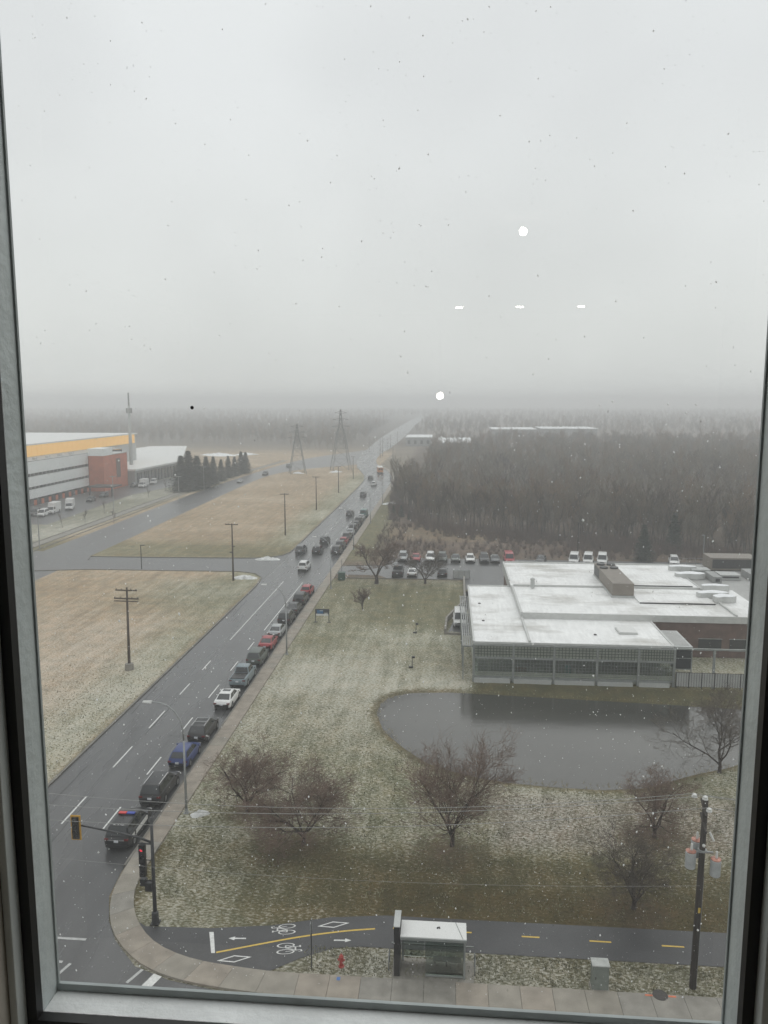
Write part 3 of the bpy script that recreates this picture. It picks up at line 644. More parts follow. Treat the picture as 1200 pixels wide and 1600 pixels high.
jp = parked('suv', 119.2, BLACK, 'black SUV with a spare wheel on its tailgate', skip=('roof_rail',)); ORG[jp.name] = Vector((0,0,0))
lp('spare_wheel', MB().lathe([(.30,-.1),(.36,-.08),(.36,.08),(.30,.1)], (0,0,0), 18).build('x', None) and MB().tube([(0,-2.56,.95),(0,-2.38,.95)], .35, 18), M['rubber'], jp)
for ob in [o for o in bpy.data.objects if o.name == 'x']: bpy.data.objects.remove(ob)
parked('hatch', 125.3, RED, 'red hatchback at the far end of the near kerb row')
FAR = [('suv',160.4,BLACK,'black SUV first in the kerb row past the driveway'),('suv',166.2,CHAR,'charcoal SUV second past the driveway'),('hatch',172.0,RED,'red car third in the kerb row past the driveway'),
       ('suv',177.6,GREY,'grey SUV just ahead of the far red car'),('sedan',184.0,SILV,'silver sedan in the far part of the kerb row'),('suv',190.0,BLACK,'black SUV ahead of the far silver sedan'),
       ('hatch',196.2,CHAR,'charcoal hatchback in the far kerb row'),('suv',201.8,BLACK,'black SUV behind the last pale car of the row'),('sedan',208.0,SILV,'pale sedan second to last in the far row'),('van',214.6,TEAL,'teal van at the far end of the kerb row')]
for kd, yr, c_, lb_ in FAR: parked(kd, yr, c_, lb_, 'van' if kd == 'van' else 'car')
GD = 'vehicles driving on the road'
def drive(kind, x, y, c_, label, cat='car'): return car(kind, x, side(y,kind), 0, c_, label, cat, GD, name='moving_car')
drive('suv', -27.2, 143.8, WHITE, 'white SUV driving in the middle lane by the side road mouth')
drive('suv', -30.9, 160.4, GREY, 'grey SUV in the left lane just past the side road'); drive('suv', -27.3, 160.0, BLACK, 'black SUV in the middle lane beside the grey SUV')
drive('suv', -27.6, 171.8, BLACK, 'black SUV ahead of two others in the middle lane')
drive('suv', -27.2, 214.8, BROWN, 'dark brown SUV alone in the middle of the road'); drive('suv', -28.4, 260.2, CHAR, 'charcoal SUV far up the road')
drive('suv', -28.0, 294, WHITE, 'white car far up the road behind the dark car'); drive('suv', -31.6, 318, CHAR, 'dark car nearest the orange bus')
car('sedan', -81.6, 303, R(182), SILV, 'silver car on the access road past the conifers', 'car', 'cars on the access road', name='moving_car')
car('suv', -78.9, 335, R(180), CHAR, 'dark car on the access road near the bend', 'car', 'cars on the access road', name='moving_car')
car('suv', -76.6, 374, R(200), CHAR, 'farthest dark car on the access road by the pylon', 'car', 'cars on the access road', name='moving_car')
GL = 'vehicles in the parking lot'
LOT = [('suv',628,SILV,'silver SUV leftmost in the far parking row'),('sedan',649,RED,'dark red car second from left in the far parking row'),('suv',672,WHITE,'white SUV with black grille in the far parking row'),('suv',691,GREEN,'green-grey SUV right of the white SUV in the lot'),('sedan',712,GREEN,'dark green sedan left of the white hatchback in the lot'),
       ('hatch',735,WHITE,'white hatchback in the middle of the far parking row'),('suv',757,CHAR,'charcoal SUV right of the white hatchback in the lot'),('sedan',774,GREY,'grey sedan beside the bright red van in the lot'),('van',796,(.36,.04,.05),'bright red van at the corner of the white roof')]
for kd, px, c_, lb_ in LOT:
    g = G(px, 881); car(kd, g[0], 156.0, R(180), c_, lb_, 'van' if kd == 'van' else 'car', GL)
car('pickup', -9.0, 142.6, R(0), BLACK, 'black pickup truck in the near parking row', 'pickup truck', GL); car('sedan', -6.3, 142.4, R(0), WHITE, 'white sedan beside the black pickup in the near row', 'car', GL)
car('hatch', -0.8, 142.9, R(0), CHAR, 'dark car half hidden by the small tree at the lot edge', 'car', GL)
car('van', 2.0, 111.2, R(180), WHITE, 'white van in the sunken driveway beside the building', 'van', GL)
for px, c_, kd, lb_ in [(900,WHITE,'van','white van leftmost of three behind the roof'),(922,WHITE,'van','white van in the middle of three behind the roof'),(944,WHITE,'van','white van rightmost of three behind the roof'),(1055,WHITE,'suv','white SUV alone behind the rooftop ducts'),(1113,GREY,'van','grey van at the far right behind the rooftop units'),(848,CHAR,'sedan','dark car half hidden behind the back roof edge')]:
    g = G(px, 884); car(kd, g[0], 156.2, R(168), c_, lb_, 'van' if kd == 'van' else 'car', GL)
for px, py, kd, c_, rz, lb_ in [(112,797,'boxvan',WHITE,200,'white box truck parked before the brick factory base'),(86,803,'boxvan',WHITE,188,'white box truck second from left by the factory'),(70,808,'van',WHITE,190,'white van beside the window edge at the factory'),(227,762,'boxvan',WHITE,185,'white box truck by the low loading bays'),(243,757,'van',WHITE,190,'white van right of the truck at the loading bays'),(57,807,'van',GREY,190,'grey van leftmost by the factory'),(145,785,'suv',CHAR,185,'dark SUV right of the white box truck'),(165,778,'suv',BLACK,185,'black SUV below the red brick tower'),(212,762,'suv',CHAR,185,'dark SUV below the loading bays')]:
    g = G(px, py); car(kd, g[0]-1.5, g[1]+2, R(rz), c_, lb_, 'truck' if kd == 'boxvan' else ('van' if kd == 'van' else 'car'), 'vehicles at the factory', name='parked_truck' if kd == 'boxvan' else 'parked_car')
# school bus
bus = thing('school_bus', (-30.2,349,0.016), 'orange school bus with white roof far up the road', 'bus', rz=R(8))
ORG[bus.name] = Vector((0,0,0))
bevel(lp('body', MB().box(-1.2,1.2,-5,4,.55,2.75).box(-1.0,1.0,4,5.2,.55,1.6), M['school_bus'], bus), .12)
lp('roof', MB().prism([(-1.12,-4.9),(1.12,-4.9),(1.12,3.9),(-1.12,3.9)],2.75,2.98), M['roof_white'], bus)
for i in range(9):
    for sx in (-1,1): lp('side_window', MB().box(sx*1.2-.012,sx*1.2+.012,-4.6+i*.92,-3.85+i*.92,1.85,2.5), M['car_glass'], bus)
lp('rear_window', MB().box(-.9,-.1,-5.015,-4.99,1.8,2.5).box(.1,.9,-5.015,-4.99,1.8,2.5), M['car_glass'], bus); lp('windshield', MB().box(-1,1,3.99,4.015,1.75,2.6), M['car_glass'], bus)
lp('bumper', MB().box(-1.2,1.2,-5.12,-4.98,.5,.75), M['black_plastic'], bus)
for sx in (-1,1):
    lp('taillight', MB().box(sx*.95-.12,sx*.95+.12,-5.02,-4.98,1.3,1.5), M['tail_red'], bus)
    for wy in (-3.0,3.2):
        w_ = lp('wheel', MB().lathe([(.48,-.14),(.48,.14)], (sx*1.08,wy,.48), 16,'x'), M['rubber'], bus)

# ================================================================= TREES
def grow(seed, h, spread, trunk_r, stems=1, levels=4, kids=(5,5,4,3), up=0.5, twig_r=0.012, start=0.25, trunk_cut=2, wig=0.18, lratio=0.62, lean_=0.5, zb=0.0):
    """returns (trunk segments, crown segments)"""
    rnd = random.Random(seed); A, B = [], []
    def branch(p, d, L, r, lev):
        n = 4 if lev < 2 else (3 if lev < levels else 2); pts = [p]; rad = [r]; q = p.copy(); dd = d.copy(); r1 = max(twig_r, r*.45 if lev else r*.35)
        for i in range(n):
            dd = (dd + Vector((rnd.uniform(-wig,wig), rnd.uniform(-wig,wig), rnd.uniform(-wig*.5,wig)+ (0.05 if lev else 0)-zb))).normalized()
            q = q + dd*(L/n); pts.append(q.copy()); rad.append(r + (r1-r)*(i+1)/n)
        (A if lev < trunk_cut else B).append((pts, rad, lev))
        if lev >= levels: return
        for c in range(kids[min(lev,len(kids)-1)]):
            u = start + (1-start)*((c+rnd.random())/kids[min(lev,len(kids)-1)]) if lev == 0 else 0.2+0.8*((c+rnd.random())/kids[min(lev,len(kids)-1)])
            k = min(n-1, int(u*n)); f = u*n-k; bp = pts[k].lerp(pts[k+1], f); br = rad[k]+(rad[k+1]-rad[k])*f
            ax = (pts[k+1]-pts[k]).normalized(); az = rnd.uniform(0, 2*math.pi); s_ = Vector((math.cos(az), math.sin(az), 0)); s_ = (s_ - ax*s_.dot(ax)).normalized()
            nd = (ax*(1-spread*rnd.uniform(.7,1.1)) + s_*spread*rnd.uniform(.8,1.2) + Vector((0,0,up*.4))).normalized()
            branch(bp, nd, L*lratio*rnd.uniform(.75,1.15)*(1.15-.45*u if lev == 0 else 1), max(twig_r, br*.6), lev+1)
    bole = h*.13 if stems > 1 else 0
    if stems > 1:
        A.append(([Vector((0,0,-.1)), Vector((.03*h*.2,.02,bole*.5)), Vector((0,.03,bole*1.15))], [trunk_r*2.1, trunk_r*1.7, trunk_r*1.3], 0))
    for s_ in range(stems):
        a = 6.283*(s_+rnd.random()*.7)/stems; lean = 0 if stems == 1 else lean_*rnd.uniform(.35,1.25)
        p0 = Vector((math.cos(a)*trunk_r*.5, math.sin(a)*trunk_r*.5, bole*rnd.uniform(.55,1.0))) if stems > 1 else Vector((0,0,-.05))
        branch(p0, Vector((math.cos(a)*lean, math.sin(a)*lean, 1)).normalized(), h*rnd.uniform(.5,.68) if stems > 1 else h*.78, trunk_r*rnd.uniform(.7,1.05), 0)
    return A, B
def seg_mesh(name, segs, sides):
    V, Fc = [], []
    for pts, rad, lev in segs:
        n = sides(lev); b0 = len(V); k = len(pts)
        d = (pts[-1]-pts[0]).normalized(); u = d.cross(Vector((.31,.87,.12))).normalized(); v = d.cross(u)
        cs = [(math.cos(2*math.pi*j/n), math.sin(2*math.pi*j/n)) for j in range(n)]
        for p, r in zip(pts, rad):
            for c, s_ in cs: V.append(p + u*(c*r) + v*(s_*r))
        for i in range(k-1):
            for j in range(n): a = b0+i*n+j; b = b0+i*n+(j+1) % n; Fc.append((a, b, b+n, a+n))
    me = bpy.data.meshes.new(name); me.from_pydata(V, [], Fc); me.update(); me.polygons.foreach_set('use_smooth', [True]*len(Fc)); return me
def tree_obj(name, loc, A, B, mt, mc, label, cat, group=None, rz=0):
    t = thing(name, loc, label, cat, group, rz)
    link('trunk', seg_mesh('trunk', A, lambda l: 7 if l == 0 else 5), M[mt], t); link('crown', seg_mesh('crown', B, lambda l: 4 if l < 3 else 3), M[mc], t); return t
def shrub(name, px, py, h, seed, label, stems=5, mc='twig_red', kids=(9,7,6,5), tr=.085, spread=.52, levels=4, lr=.6, tw=.0085, cat='shrub', start=.2, lean=.5):
    g = G(px, py); A, B = grow(seed, h, spread, tr, stems, levels, kids, .12, tw, start, 2, .34, lr, lean, .09 if stems > 4 else .05)
    return tree_obj(name, (g[0], g[1], 0), A, B, 'bark', mc, label, cat)
shrub('bare_shrub', 386, 1268, 6.6, 11, 'spreading bare reddish shrub nearest the pavement and street lamp', 6, kids=(7,5,5,4), spread=.66, lean=1.05, start=.2)
shrub('bare_shrub', 474, 1320, 6.7, 12, 'wide bare reddish shrub right of the one by the lamp', 7, kids=(8,6,5,4), spread=.66, lean=1.3, start=.2)
shrub('bare_shrub', 706, 1322, 8.4, 13, 'tall upright bare shrub at the near edge of the pond', 6, spread=.5, kids=(8,5,5,4), lean=.45, start=.08)
shrub('bare_shrub', 1022, 1308, 5.9, 14, 'bare purple-brown shrub left of the transformer pole', 6, kids=(6,5,4,4), spread=.64, lean=.75, start=.2)
shrub('bare_shrub', 990, 1420, 5.4, 45, 'low open bare shrub above the dashed cycle path', 6, mc='twig_dark', spread=.6, kids=(6,5,4,4), lean=.85)
shrub('bare_tree', 1124, 1206, 7.8, 46, 'bare dark tree leaning over the right end of the pond', 5, mc='twig_dark', spread=.6, cat='tree', kids=(7,5,4,4), lean=.95)
shrub('bare_tree', 588, 912, 10.2, 27, 'large bare reddish tree beside the driveway', 3, kids=(8,6,6,5), tr=.2, spread=.55, cat='tree', tw=.016, lr=.52, start=.3, lean=.45)
shrub('young_tree', 566, 952, 4.4, 18, 'small reddish young tree on the lawn above the pond', 6, kids=(9,7,5,0), tr=.05, spread=.34, levels=3, cat='tree', tw=.014, lr=.42, lean=.22)
shrub('bare_tree', 664, 912, 6.5, 19, 'bare dark small tree at the lawn edge of the parking lot', 3, mc='twig_dark', kids=(7,6,5,4), tr=.12, spread=.5, cat='tree', tw=.012, lean=.6)
# --- the wood
VAR = []
for i in range(7):
    hh = [12.5,11.5,13,10.5,12,9.5,11][i]
    A, B = grow(100+i, hh, .42+.07*(i % 3), .15, 1, 3, (12,7,5), .55, .022, .30, 1, .16, .43)
    VAR.append((seg_mesh('trunk', A, lambda l: 5), seg_mesh('crown', B, lambda l: 3)))
    VAR[-1][0].materials.append(M['bark_forest']); VAR[-1][1].materials.append(M[['twig_grey','twig_dark','twig_brown','twig_pale','twig_brown','twig_grey','twig_dark'][i]])
random.seed(21)
def edge_y(x):                                                   # front edge of the wood
    pts = [(-19,262),(-14,232),(-7,206),(0,193),(15,185),(29,178),(45,172),(61,160),(110,140)]
    for a, b in zip(pts, pts[1:]):
        if a[0] <= x <= b[0]: return a[1]+(b[1]-a[1])*(x-a[0])/(b[0]-a[0])
    return 300
n_ind = 0
for i in range(900):
    if n_ind >= 270: break
    x = random.uniform(-18.5, 78); y = edge_y(x)+abs(random.gauss(0, 13))+random.uniform(0,4)
    if x > 0.42*y+4: continue
    v = VAR[random.randrange(7)]; n_ind += 1
    t = thing('woodland_tree', (x,y,0), 'slender bare grey-brown tree in the front of the wood behind the parking lot', 'tree', 'bare trees along the front of the wood', random.uniform(0,6.28))
    s_ = random.uniform(.55,1.12); t.scale = (s_,s_,s_*random.uniform(.9,1.1))
    link('trunk', v[0], None, t); link('crown', v[1], None, t)
# deeper trees: one uncountable mass, instanced
LOW = []
for i in range(6):
    A, B = grow(200+i, [12,10.5,13,11.5,9,12.5][i], .48, .16, 1, 3, (10,6,4), .5, .030, .28, 1, .18, .44)
    me = seg_mesh('wood_tree', A+B, lambda l: 4 if l == 0 else 3); me.materials.append(M[['twig_grey','twig_dark','twig_brown','twig_pale','twig_brown','twig_grey'][i]])
    LOW.append(bpy.data.objects.new('wood_tree_source', me))       # never linked to the scene: only instanced
def forest(name, pts, label, smin, smax, srcs=LOW):
    me = bpy.data.meshes.new(name); me.from_pydata(pts, [], []); me.update()
    o = link(name, me, None); tag(o, label, 'wood', kind='stuff')
    ng = bpy.data.node_groups.new(name, 'GeometryNodeTree'); ng.interface.new_socket('Geometry', in_out='INPUT', socket_type='NodeSocketGeometry'); ng.interface.new_socket('Geometry', in_out='OUTPUT', socket_type='NodeSocketGeometry')
    gi = N(ng, 'NodeGroupInput'); go = N(ng, 'NodeGroupOutput'); ip = N(ng, 'GeometryNodeInstanceOnPoints'); ip.inputs['Pick Instance'].default_value = True
    jg = N(ng, 'GeometryNodeJoinGeometry')
    for s_ in srcs:
        oi = N(ng, 'GeometryNodeObjectInfo'); oi.inputs['Object'].default_value = s_; oi.inputs['As Instance'].default_value = True; ng.links.new(oi.outputs['Geometry'], jg.inputs[0])
    rs = N(ng, 'FunctionNodeRandomValue', data_type='FLOAT'); rs.inputs[2].default_value = smin; rs.inputs[3].default_value = smax
    rr = N(ng, 'FunctionNodeRandomValue', data_type='FLOAT_VECTOR'); rr.inputs[0].default_value = (0,0,0); rr.inputs[1].default_value = (0.05,0.05,6.283)
    ng.links.new(gi.outputs[0], ip.inputs['Points']); ng.links.new(jg.outputs[0], ip.inputs['Instance'])
    ng.links.new(rs.outputs[1], ip.inputs['Scale']); ng.links.new(rr.outputs[0], ip.inputs['Rotation'])
    ng.links.new(ip.outputs[0], go.inputs[0]); md = o.modifiers.new('trees', 'NODES'); md.node_group = ng; return o
pts = []
while len(pts) < 2700:
    y = random.uniform(175, 560); x = random.uniform(-18, 300)
    if x > 0.47*y+12: continue
    if x < 78 and y < edge_y(max(-18.9,x))+8 or (x >= 78 and y < 170): continue
    if x < -16+ (0 if y < 420 else 6): continue
    if x < -8 and y > 330: continue
    if -14 < x < 16 and 462 < y < 530: continue
    pts.append((x,y,0))
forest('wood', pts, 'dense bare brown wood on the right, behind the front trees', .55, 1.15)
pts = []
while len(pts) < 3600:
    y = random.uniform(505, 1050); x = random.uniform(-560, -66)
    if x < -0.60*y-20: continue
    if x > -64-(y-500)*.02: continue
    if -330 < x < -105 and y < 560: continue
    pts.append((x,y,0))
forest('left_wood', pts, 'hazy bare wood across the fields on the left', .6, 1.05)
pts = []
while len(pts) < 7000:
    y = random.uniform(700, 2300)**1.0; x = random.uniform(-.62*y, .5*y)
    if -75-(y*.02) < x < -30 and y < 1500: continue
    if x < -60 and y < 1000: continue
    pts.append((x,y,0))
forest('far_wood', pts, 'faint distant treeline fading into the haze', .65, 1.25)
# brush in front of the wood
random.seed(31); bm_b = MB()
V, Fc = [], []
def spray(x, y, h, n, r, out_=.6):
    for _ in range(n):
        a = random.uniform(0,6.28); d = random.uniform(.15,out_)*h; b = Vector((x+random.uniform(-.15,.15)*h,y+random.uniform(-.15,.15)*h,-.02)); q = b+Vector((math.cos(a)*d,math.sin(a)*d,h*random.uniform(.6,1.1)))
        u = (q-b).cross(Vector((.3,.5,.1))).normalized(); v = (q-b).normalized().cross(u); k0 = len(V)
        for p, rr in ((b,r),(q,r*.4)):
            for j in range(3): aa = 2.094*j; V.append(p+u*math.cos(aa)*rr+v*math.sin(aa)*rr)
        for j in range(3): Fc.append((k0+j,k0+(j+1)%3,k0+(j+1)%3+3,k0+j+3))
for i in range(1500):
    x = random.uniform(-16,82); y = random.uniform(160, 200)
    if y > edge_y(max(-18.9,min(x,109)))+10 or y < 159 or x > .44*y+4: continue
    if -10 < x < 8 and 176 < y < 198 and random.random() < .85: continue
    spray(x, y, random.uniform(.5,1.9), 16, .022)
for i in range(420):
    x = random.uniform(-16,80); y = edge_y(x)+random.uniform(-9,6)
    if y < 160 or x > .44*y+4: continue
    spray(x, y, random.uniform(1.4,3.6), 22, .024, .4)
for i in range(240):
    y = random.uniform(205,330); x = -19.2+max(0,(y-262)*-.06)+random.uniform(0,3.5); spray(x, y, random.uniform(.8,2.4), 16, .025)
me = bpy.data.meshes.new('brush'); me.from_pydata(V, [], Fc); me.update(); tag(link('brush', me, pm('brush_twig',(.115,.08,.066),.9,var=.3,scale=.5)), 'low brown brush between the parking lot and the wood', 'brush', kind='stuff')
V, Fc = [], []
for i in range(700):
    k = random.randrange(len(POND)); a_, b_ = POND[k], POND[(k+1) % len(POND)]; u = random.random(); spray(a_[0]+(b_[0]-a_[0])*u+random.gauss(0,.35), a_[1]+(b_[1]-a_[1])*u+random.gauss(0,.35), random.uniform(.08,.28), 6, .008, .7)
me = bpy.data.meshes.new('bank_reeds'); me.from_pydata(V, [], Fc); me.update(); tag(link('bank_reeds', me, pm('dead_reed',(.27,.225,.14),.9,var=.35,scale=2)), 'short dead reeds along the pond bank', 'reeds', kind='stuff')
# conifers
def conifer_mesh(seed, h, w):
    rnd = random.Random(seed); V, Fc = [], []
    nl = int(h*3.6)
    for i in range(nl):
        z = h*(.04+.95*i/nl); rr = w*(1-z/h)**.85*rnd.uniform(.85,1.12)+.08
        nb = 11 if i < nl*.7 else 6
        for b in range(nb):
            a = 2*math.pi*(b+rnd.random()*.8)/nb; L = rr*rnd.uniform(.7,1.15)
            for kx in range(7):
                f = .2+.8*kx/6; p = Vector((math.cos(a)*L*f, math.sin(a)*L*f, z-.22*L*f+rnd.uniform(-.07,.07)))
                s_ = .62*(1.15-f*.5); d1 = Vector((rnd.uniform(-1,1),rnd.uniform(-1,1),rnd.uniform(-.5,.15))).normalized()*s_; d2 = Vector((rnd.uniform(-1,1),rnd.uniform(-1,1),rnd.uniform(-.3,.6))).normalized()*s_*.55
                k0 = len(V); V.extend([p-d1*.5, p+d2, p+d1]); Fc.append((k0,k0+1,k0+2))
    me = bpy.data.meshes.new('crown'); me.from_pydata(V, [], Fc); me.update(); me.materials.append(M['needles']); return me
CM = [conifer_mesh(i, 10, 2.9) for i in range(3)]
tk = MB().tube([(0,0,0),(0,0,9)],[.2,.03],7).mesh('trunk'); tk.materials.append(M['bark'])
CON = [(284,768,13,1.1,'leftmost conifer of the row by the access road'),(296,766,14.4,1.0,'tall conifer second from left in the row by the access road'),(309,765,12.5,1.15,'broad conifer third from left in the row'),(323,763,12.0,.9,'conifer in the dense left clump beside a pale pole'),(334,757,11,.85,'slim conifer at the dip of the row'),(346,752,9,.9,'short conifer right of the dip in the row'),(357,747,9.5,.8,'slim conifer fourth from the right end of the row'),(367,744,8.6,.9,'short conifer third from the right end of the row'),(377,741,10.2,.95,'pointed conifer second from the right end of the row'),(384,739,9.5,1.0,'conifer at the right end of the row'),
       (1005,876,7.4,.9,'single dark conifer behind the rooftop unit'),(1052,862,8.6,.8,'dark conifer at the wood edge right of the single one')]
for i, (px,py,hh,ww,lb_) in enumerate(CON):
    g = G(px,py); t = thing('conifer', (g[0],g[1],0), lb_, 'tree', 'conifers by the access road' if px < 500 else None, i*1.3); t.scale = (hh/10*ww*1.35,hh/10*ww*1.35,hh/10)
    link('trunk', tk, None, t); link('crown', CM[i % 3], None, t)
for i, (px,py,hh) in enumerate([(615,806,3),(627,808,3.4),(640,812,2.6)]):
    g = G(px,py); t = thing('small_conifer', (g[0],g[1],0), ['leftmost','middle','rightmost'][i]+' of three small snowy conifers at the bend by the wood', 'tree', 'small conifers at the wood edge', i); t.scale = (hh/10*1.2,)*2+(hh/10,)
    link('trunk', tk, None, t); link('crown', CM[i], None, t)
# factory lawn saplings
for i,(px,py) in enumerate([(98,825),(163,803),(178,818),(232,778),(258,768),(133,818)]):
    g = G(px,py); A, B = grow(300+i, 4, .4, .06, 1, 2, (9,6), .5, .02, .3, 1, .12, .45)
    tree_obj('sapling', (g[0],g[1],0), A, B, 'bark_forest', 'twig_dark', ['sapling lowest on the factory lawn','sapling below the red brick tower','sapling nearest the kerb on the factory lawn','sapling below the loading bays','sapling closest to the conifers on the factory lawn','sapling right of the box truck'][i], 'tree', 'saplings on the factory lawn')

# ================================================================= POLES, LAMPS, SIGNALS, WIRES
def lamp(x, y, label, s=1.0):
    t = thing('street_lamp', (x,y,0), label, 'street lamp', 'curved-arm street lamps along the road'); ORG[t.name] = Vector((0,0,0)); t.scale = (s,s,s)
    lp('pole', MB().tube([(0,0,0),(0,0,3),(0,0,6.0)],[.11,.09,.075],10), M['galv'], t, smooth=True)
    lp('arm', MB().tube([(0,0,6.0),(-.05,0,6.9),(-.25,0,7.7),(-.65,0,8.35),(-1.2,0,8.8),(-1.8,0,9.0),(-2.5,0,9.05)],[.074,.07,.065,.06,.055,.05,.045],8), M['galv'], t, smooth=True)
    lp('lamp_head', MB().add([(-3.15,-.10,9.0),(-3.15,.10,9.0),(-2.4,.14,8.98),(-2.4,-.14,8.98),(-3.1,-.07,9.1),(-3.1,.07,9.1),(-2.4,.07,9.14),(-2.4,-.07,9.14)],[(0,1,2,3),(4,5,6,7),(0,1,5,4),(1,2,6,5),(2,3,7,6),(3,0,4,7)]), M['porcelain'], t)
    lp('base', MB().box(-.2,.2,-.2,.2,0,.06).lathe([(.15,0.06),(.14,.35),(.12,.4)],(0,0,0),10), M['galv'], t)
    return t
lamp(-20.1,56.3,'street lamp nearest the camera, beside the blue hatchback'); lamp(-20.2,95.5,'second street lamp, beside the silver sedan'); lamp(-19.8,130.9,'third street lamp, by the green bin and driveway')
for yy, lb_ in [(167,'street lamp by the black SUV just past the driveway'),(204,'street lamp behind the far kerb row'),(243,'street lamp halfway to the bend'),(281,'street lamp near the small snowy conifers'),(318,'farthest street lamp at the bend')]: lamp(-20.2,yy,lb_)
def cross_pole(name, x, y, h, label, arms, r=.15, mat='wood_pole', group='wooden poles along the left field', lean=0):
    t = thing(name, (x,y,0), label, 'utility pole', group); ORG[t.name] = Vector((0,0,0)); t.rotation_euler = (0, lean, 0)
    lp('pole', MB().tube([(0,0,-.1),(0,0,h)],[r*1.2,r*.75],10), M[mat], t, smooth=True)
    for z, w in arms:
        a = lp('crossarm', MB().box(-w,w,-r-.12,-r,z-.07,z+.07), M[mat], t)
        for xx in (-w+.1,-w*.45,w*.45,w-.1): lp('insulator', MB().lathe([(.03,0),(.06,.03),(.05,.1),(.03,.14)],(xx,-r-.06,z+.07),8), M['iron'], a)
    return t
p1 = cross_pole('utility_pole', -37.9, 88.3, 10.1, 'wooden utility pole with three crossarms in the near left field', [(9.8,1.3),(8.8,1.5)], lean=R(.8))
lp('crossarm', MB().box(-1.45,1.45,-.36,-.24,8.45,8.55), M['wood_pole'], p1); lp('concrete_base', MB().lathe([(.55,0),(.5,.75),(.2,.8)],(0,0,0),10), M['concrete_grey'], p1)
bx_ = cross_pole('utility_pole', -38.2, 135.7, 10.4, 'wooden pole with one crossarm beside the side road snow pile', [(10.2,1.15)])
lp('bracket', MB().box(-.5,.1,-.25,-.1,5.1,5.3).box(0,.5,-.25,-.1,6.2,6.35), M['iron'], bx_)
cross_pole('utility_pole', -38.8, 184.2, 10.1, 'wooden pole with crossarm first in the far dry field', [(9.9,1.1)]); cross_pole('utility_pole', -38.6, 228, 10, 'wooden pole second in the far dry field', [(9.8,1.1)])
cross_pole('utility_pole', -38.1, 272, 9.3, 'wooden pole third in the far dry field', [(9.2,.9)]); cross_pole('utility_pole', -39, 322.5, 9.2, 'wooden pole beside the right pylon', [(9.1,.9)])
for i,(px,py,pt_) in enumerate([(577,702,681),(598,713,683),(594,716,685),(606,705,685),(610,700,680),(621,695,674),(614,722,695)]):
    g = G(px,py); d = ray(px,pt_); hz = H + d[2]*g[1]/d[1]
    cross_pole('utility_pole', g[0], g[1], hz, ['hazy pole left of the far road','right of two twin poles at the far bend','left of two twin poles at the far bend','hazy pole with crossarm past the twin poles','hazy pole third past the far bend','farthest hazy pole on the right roadside','hazy pole at the wood corner by the bend'][i], [(hz-.4,1.2)] if i in (3,) else [], .17, group='hazy poles past the bend')
t = thing('lamp_post', (-58.4,143.9,0), 'short dark lamp post beside the side road', 'street lamp'); ORG[t.name] = Vector((0,0,0))
lp('pole', MB().tube([(0,0,0),(0,0,4.6)],[.10,.07],8), M['dark_metal'], t); lp('lamp_head', MB().box(-.1,.75,-.12,.12,4.55,4.68), M['dark_metal'], t)
for i,(px,py,pt_) in enumerate([(62,857,805),(178,795,745),(319,765,730),(280,785,745)]):
    g = G(px,py); d = ray(px,pt_); hz = H + d[2]*g[1]/d[1]; t = thing('lamp_post', (g[0],g[1],0), ['grey lamp post at the left window edge by the factory lawn','grey lamp post below the red brick tower','pale lamp post in front of the conifers','thin grey lamp post left of the conifers'][i], 'street lamp'); ORG[t.name] = Vector((0,0,0))
    lp('pole', MB().tube([(0,0,0),(0,0,hz)],[.12,.09],8), M['galv'], t); lp('lamp_head', MB().box(-.9,.9,-.14,.14,hz,hz+.16), M['galv'], t)
# transformer pole on the right
tp = thing('transformer_pole', (13.75,40.5,0), 'dark wooden pole with three grey transformers at the right', 'utility pole'); ORG[tp.name] = Vector((0,0,0)); tp.rotation_euler = (0, R(.5), 0)
lp('pole', MB().tube([(0,0,-.1),(0,0,6),(0,0,11.0)],[.19,.17,.14],12), M['wood_dark'], tp, smooth=True)
for z, y0_, y1_ in ((10.55,-.95,1.0),(9.75,-1.1,.95)):
    a = lp('crossarm', MB().bar((-.25,y0_,z-.0),(.12,y1_,z+.0),.10,.12), M['wood_dark'], tp)
for q in ((-.03,0,11.0),(-.28,.95,10.62),(.02,-.55,10.62)):
    i_ = lp('insulator', MB().lathe([(.05,0),(.15,.04),(.15,.09),(.08,.11),(.13,.15),(.13,.20),(.06,.24)],q,14), M['porcelain'], tp)
lp('ring_bracket', MB().lathe([(.24,0),(.24,.1)],(0,0,8.1),12).bar((-.55,-.1,8.1),(.55,-.1,8.1),.08), M['galv'], tp)
for q, lb_ in (((-.62,-.12,7.1),'transformer with a pale rusty lid'),((.62,-.35,6.85),'transformer with a bright orange lid'),((-.12,.62,7.35),'transformer at the back')):
    tr_ = lp('transformer', MB().lathe([(.24,.08),(.275,.12),(.275,.95),(.25,1.0)],q,18), M['transformer'], tp, smooth=False); tr_['label'] = lb_
    lp('lid', MB().lathe([(.26,1.0),(.27,1.05),(.18,1.1)],q,18), M['transformer_lid'], tr_); lp('bushing', MB().lathe([(.05,1.1),(.07,1.15),(.06,1.45),(.03,1.5)],(q[0]+.02,q[1]-.02,q[2]),8), M['porcelain'], tr_)
lp('pole_tag', MB().box(-.06,.06,-.2,-.185,4.6,4.9), M['paint_yellow'], tp); lp('conduit', MB().tube([(.2,.1,0),(.19,.1,6.5)],.04,6), M['galv'], tp)
lp('fuse_cutout', MB().bar((.25,-.2,9.3),(.45,-.35,8.9),.08), M['porcelain'], tp); lp('junction_cap', MB().lathe([(.07,0),(.09,.08),(.05,.14)],(0,-.2,8.45),8), M['porcelain'], tp)
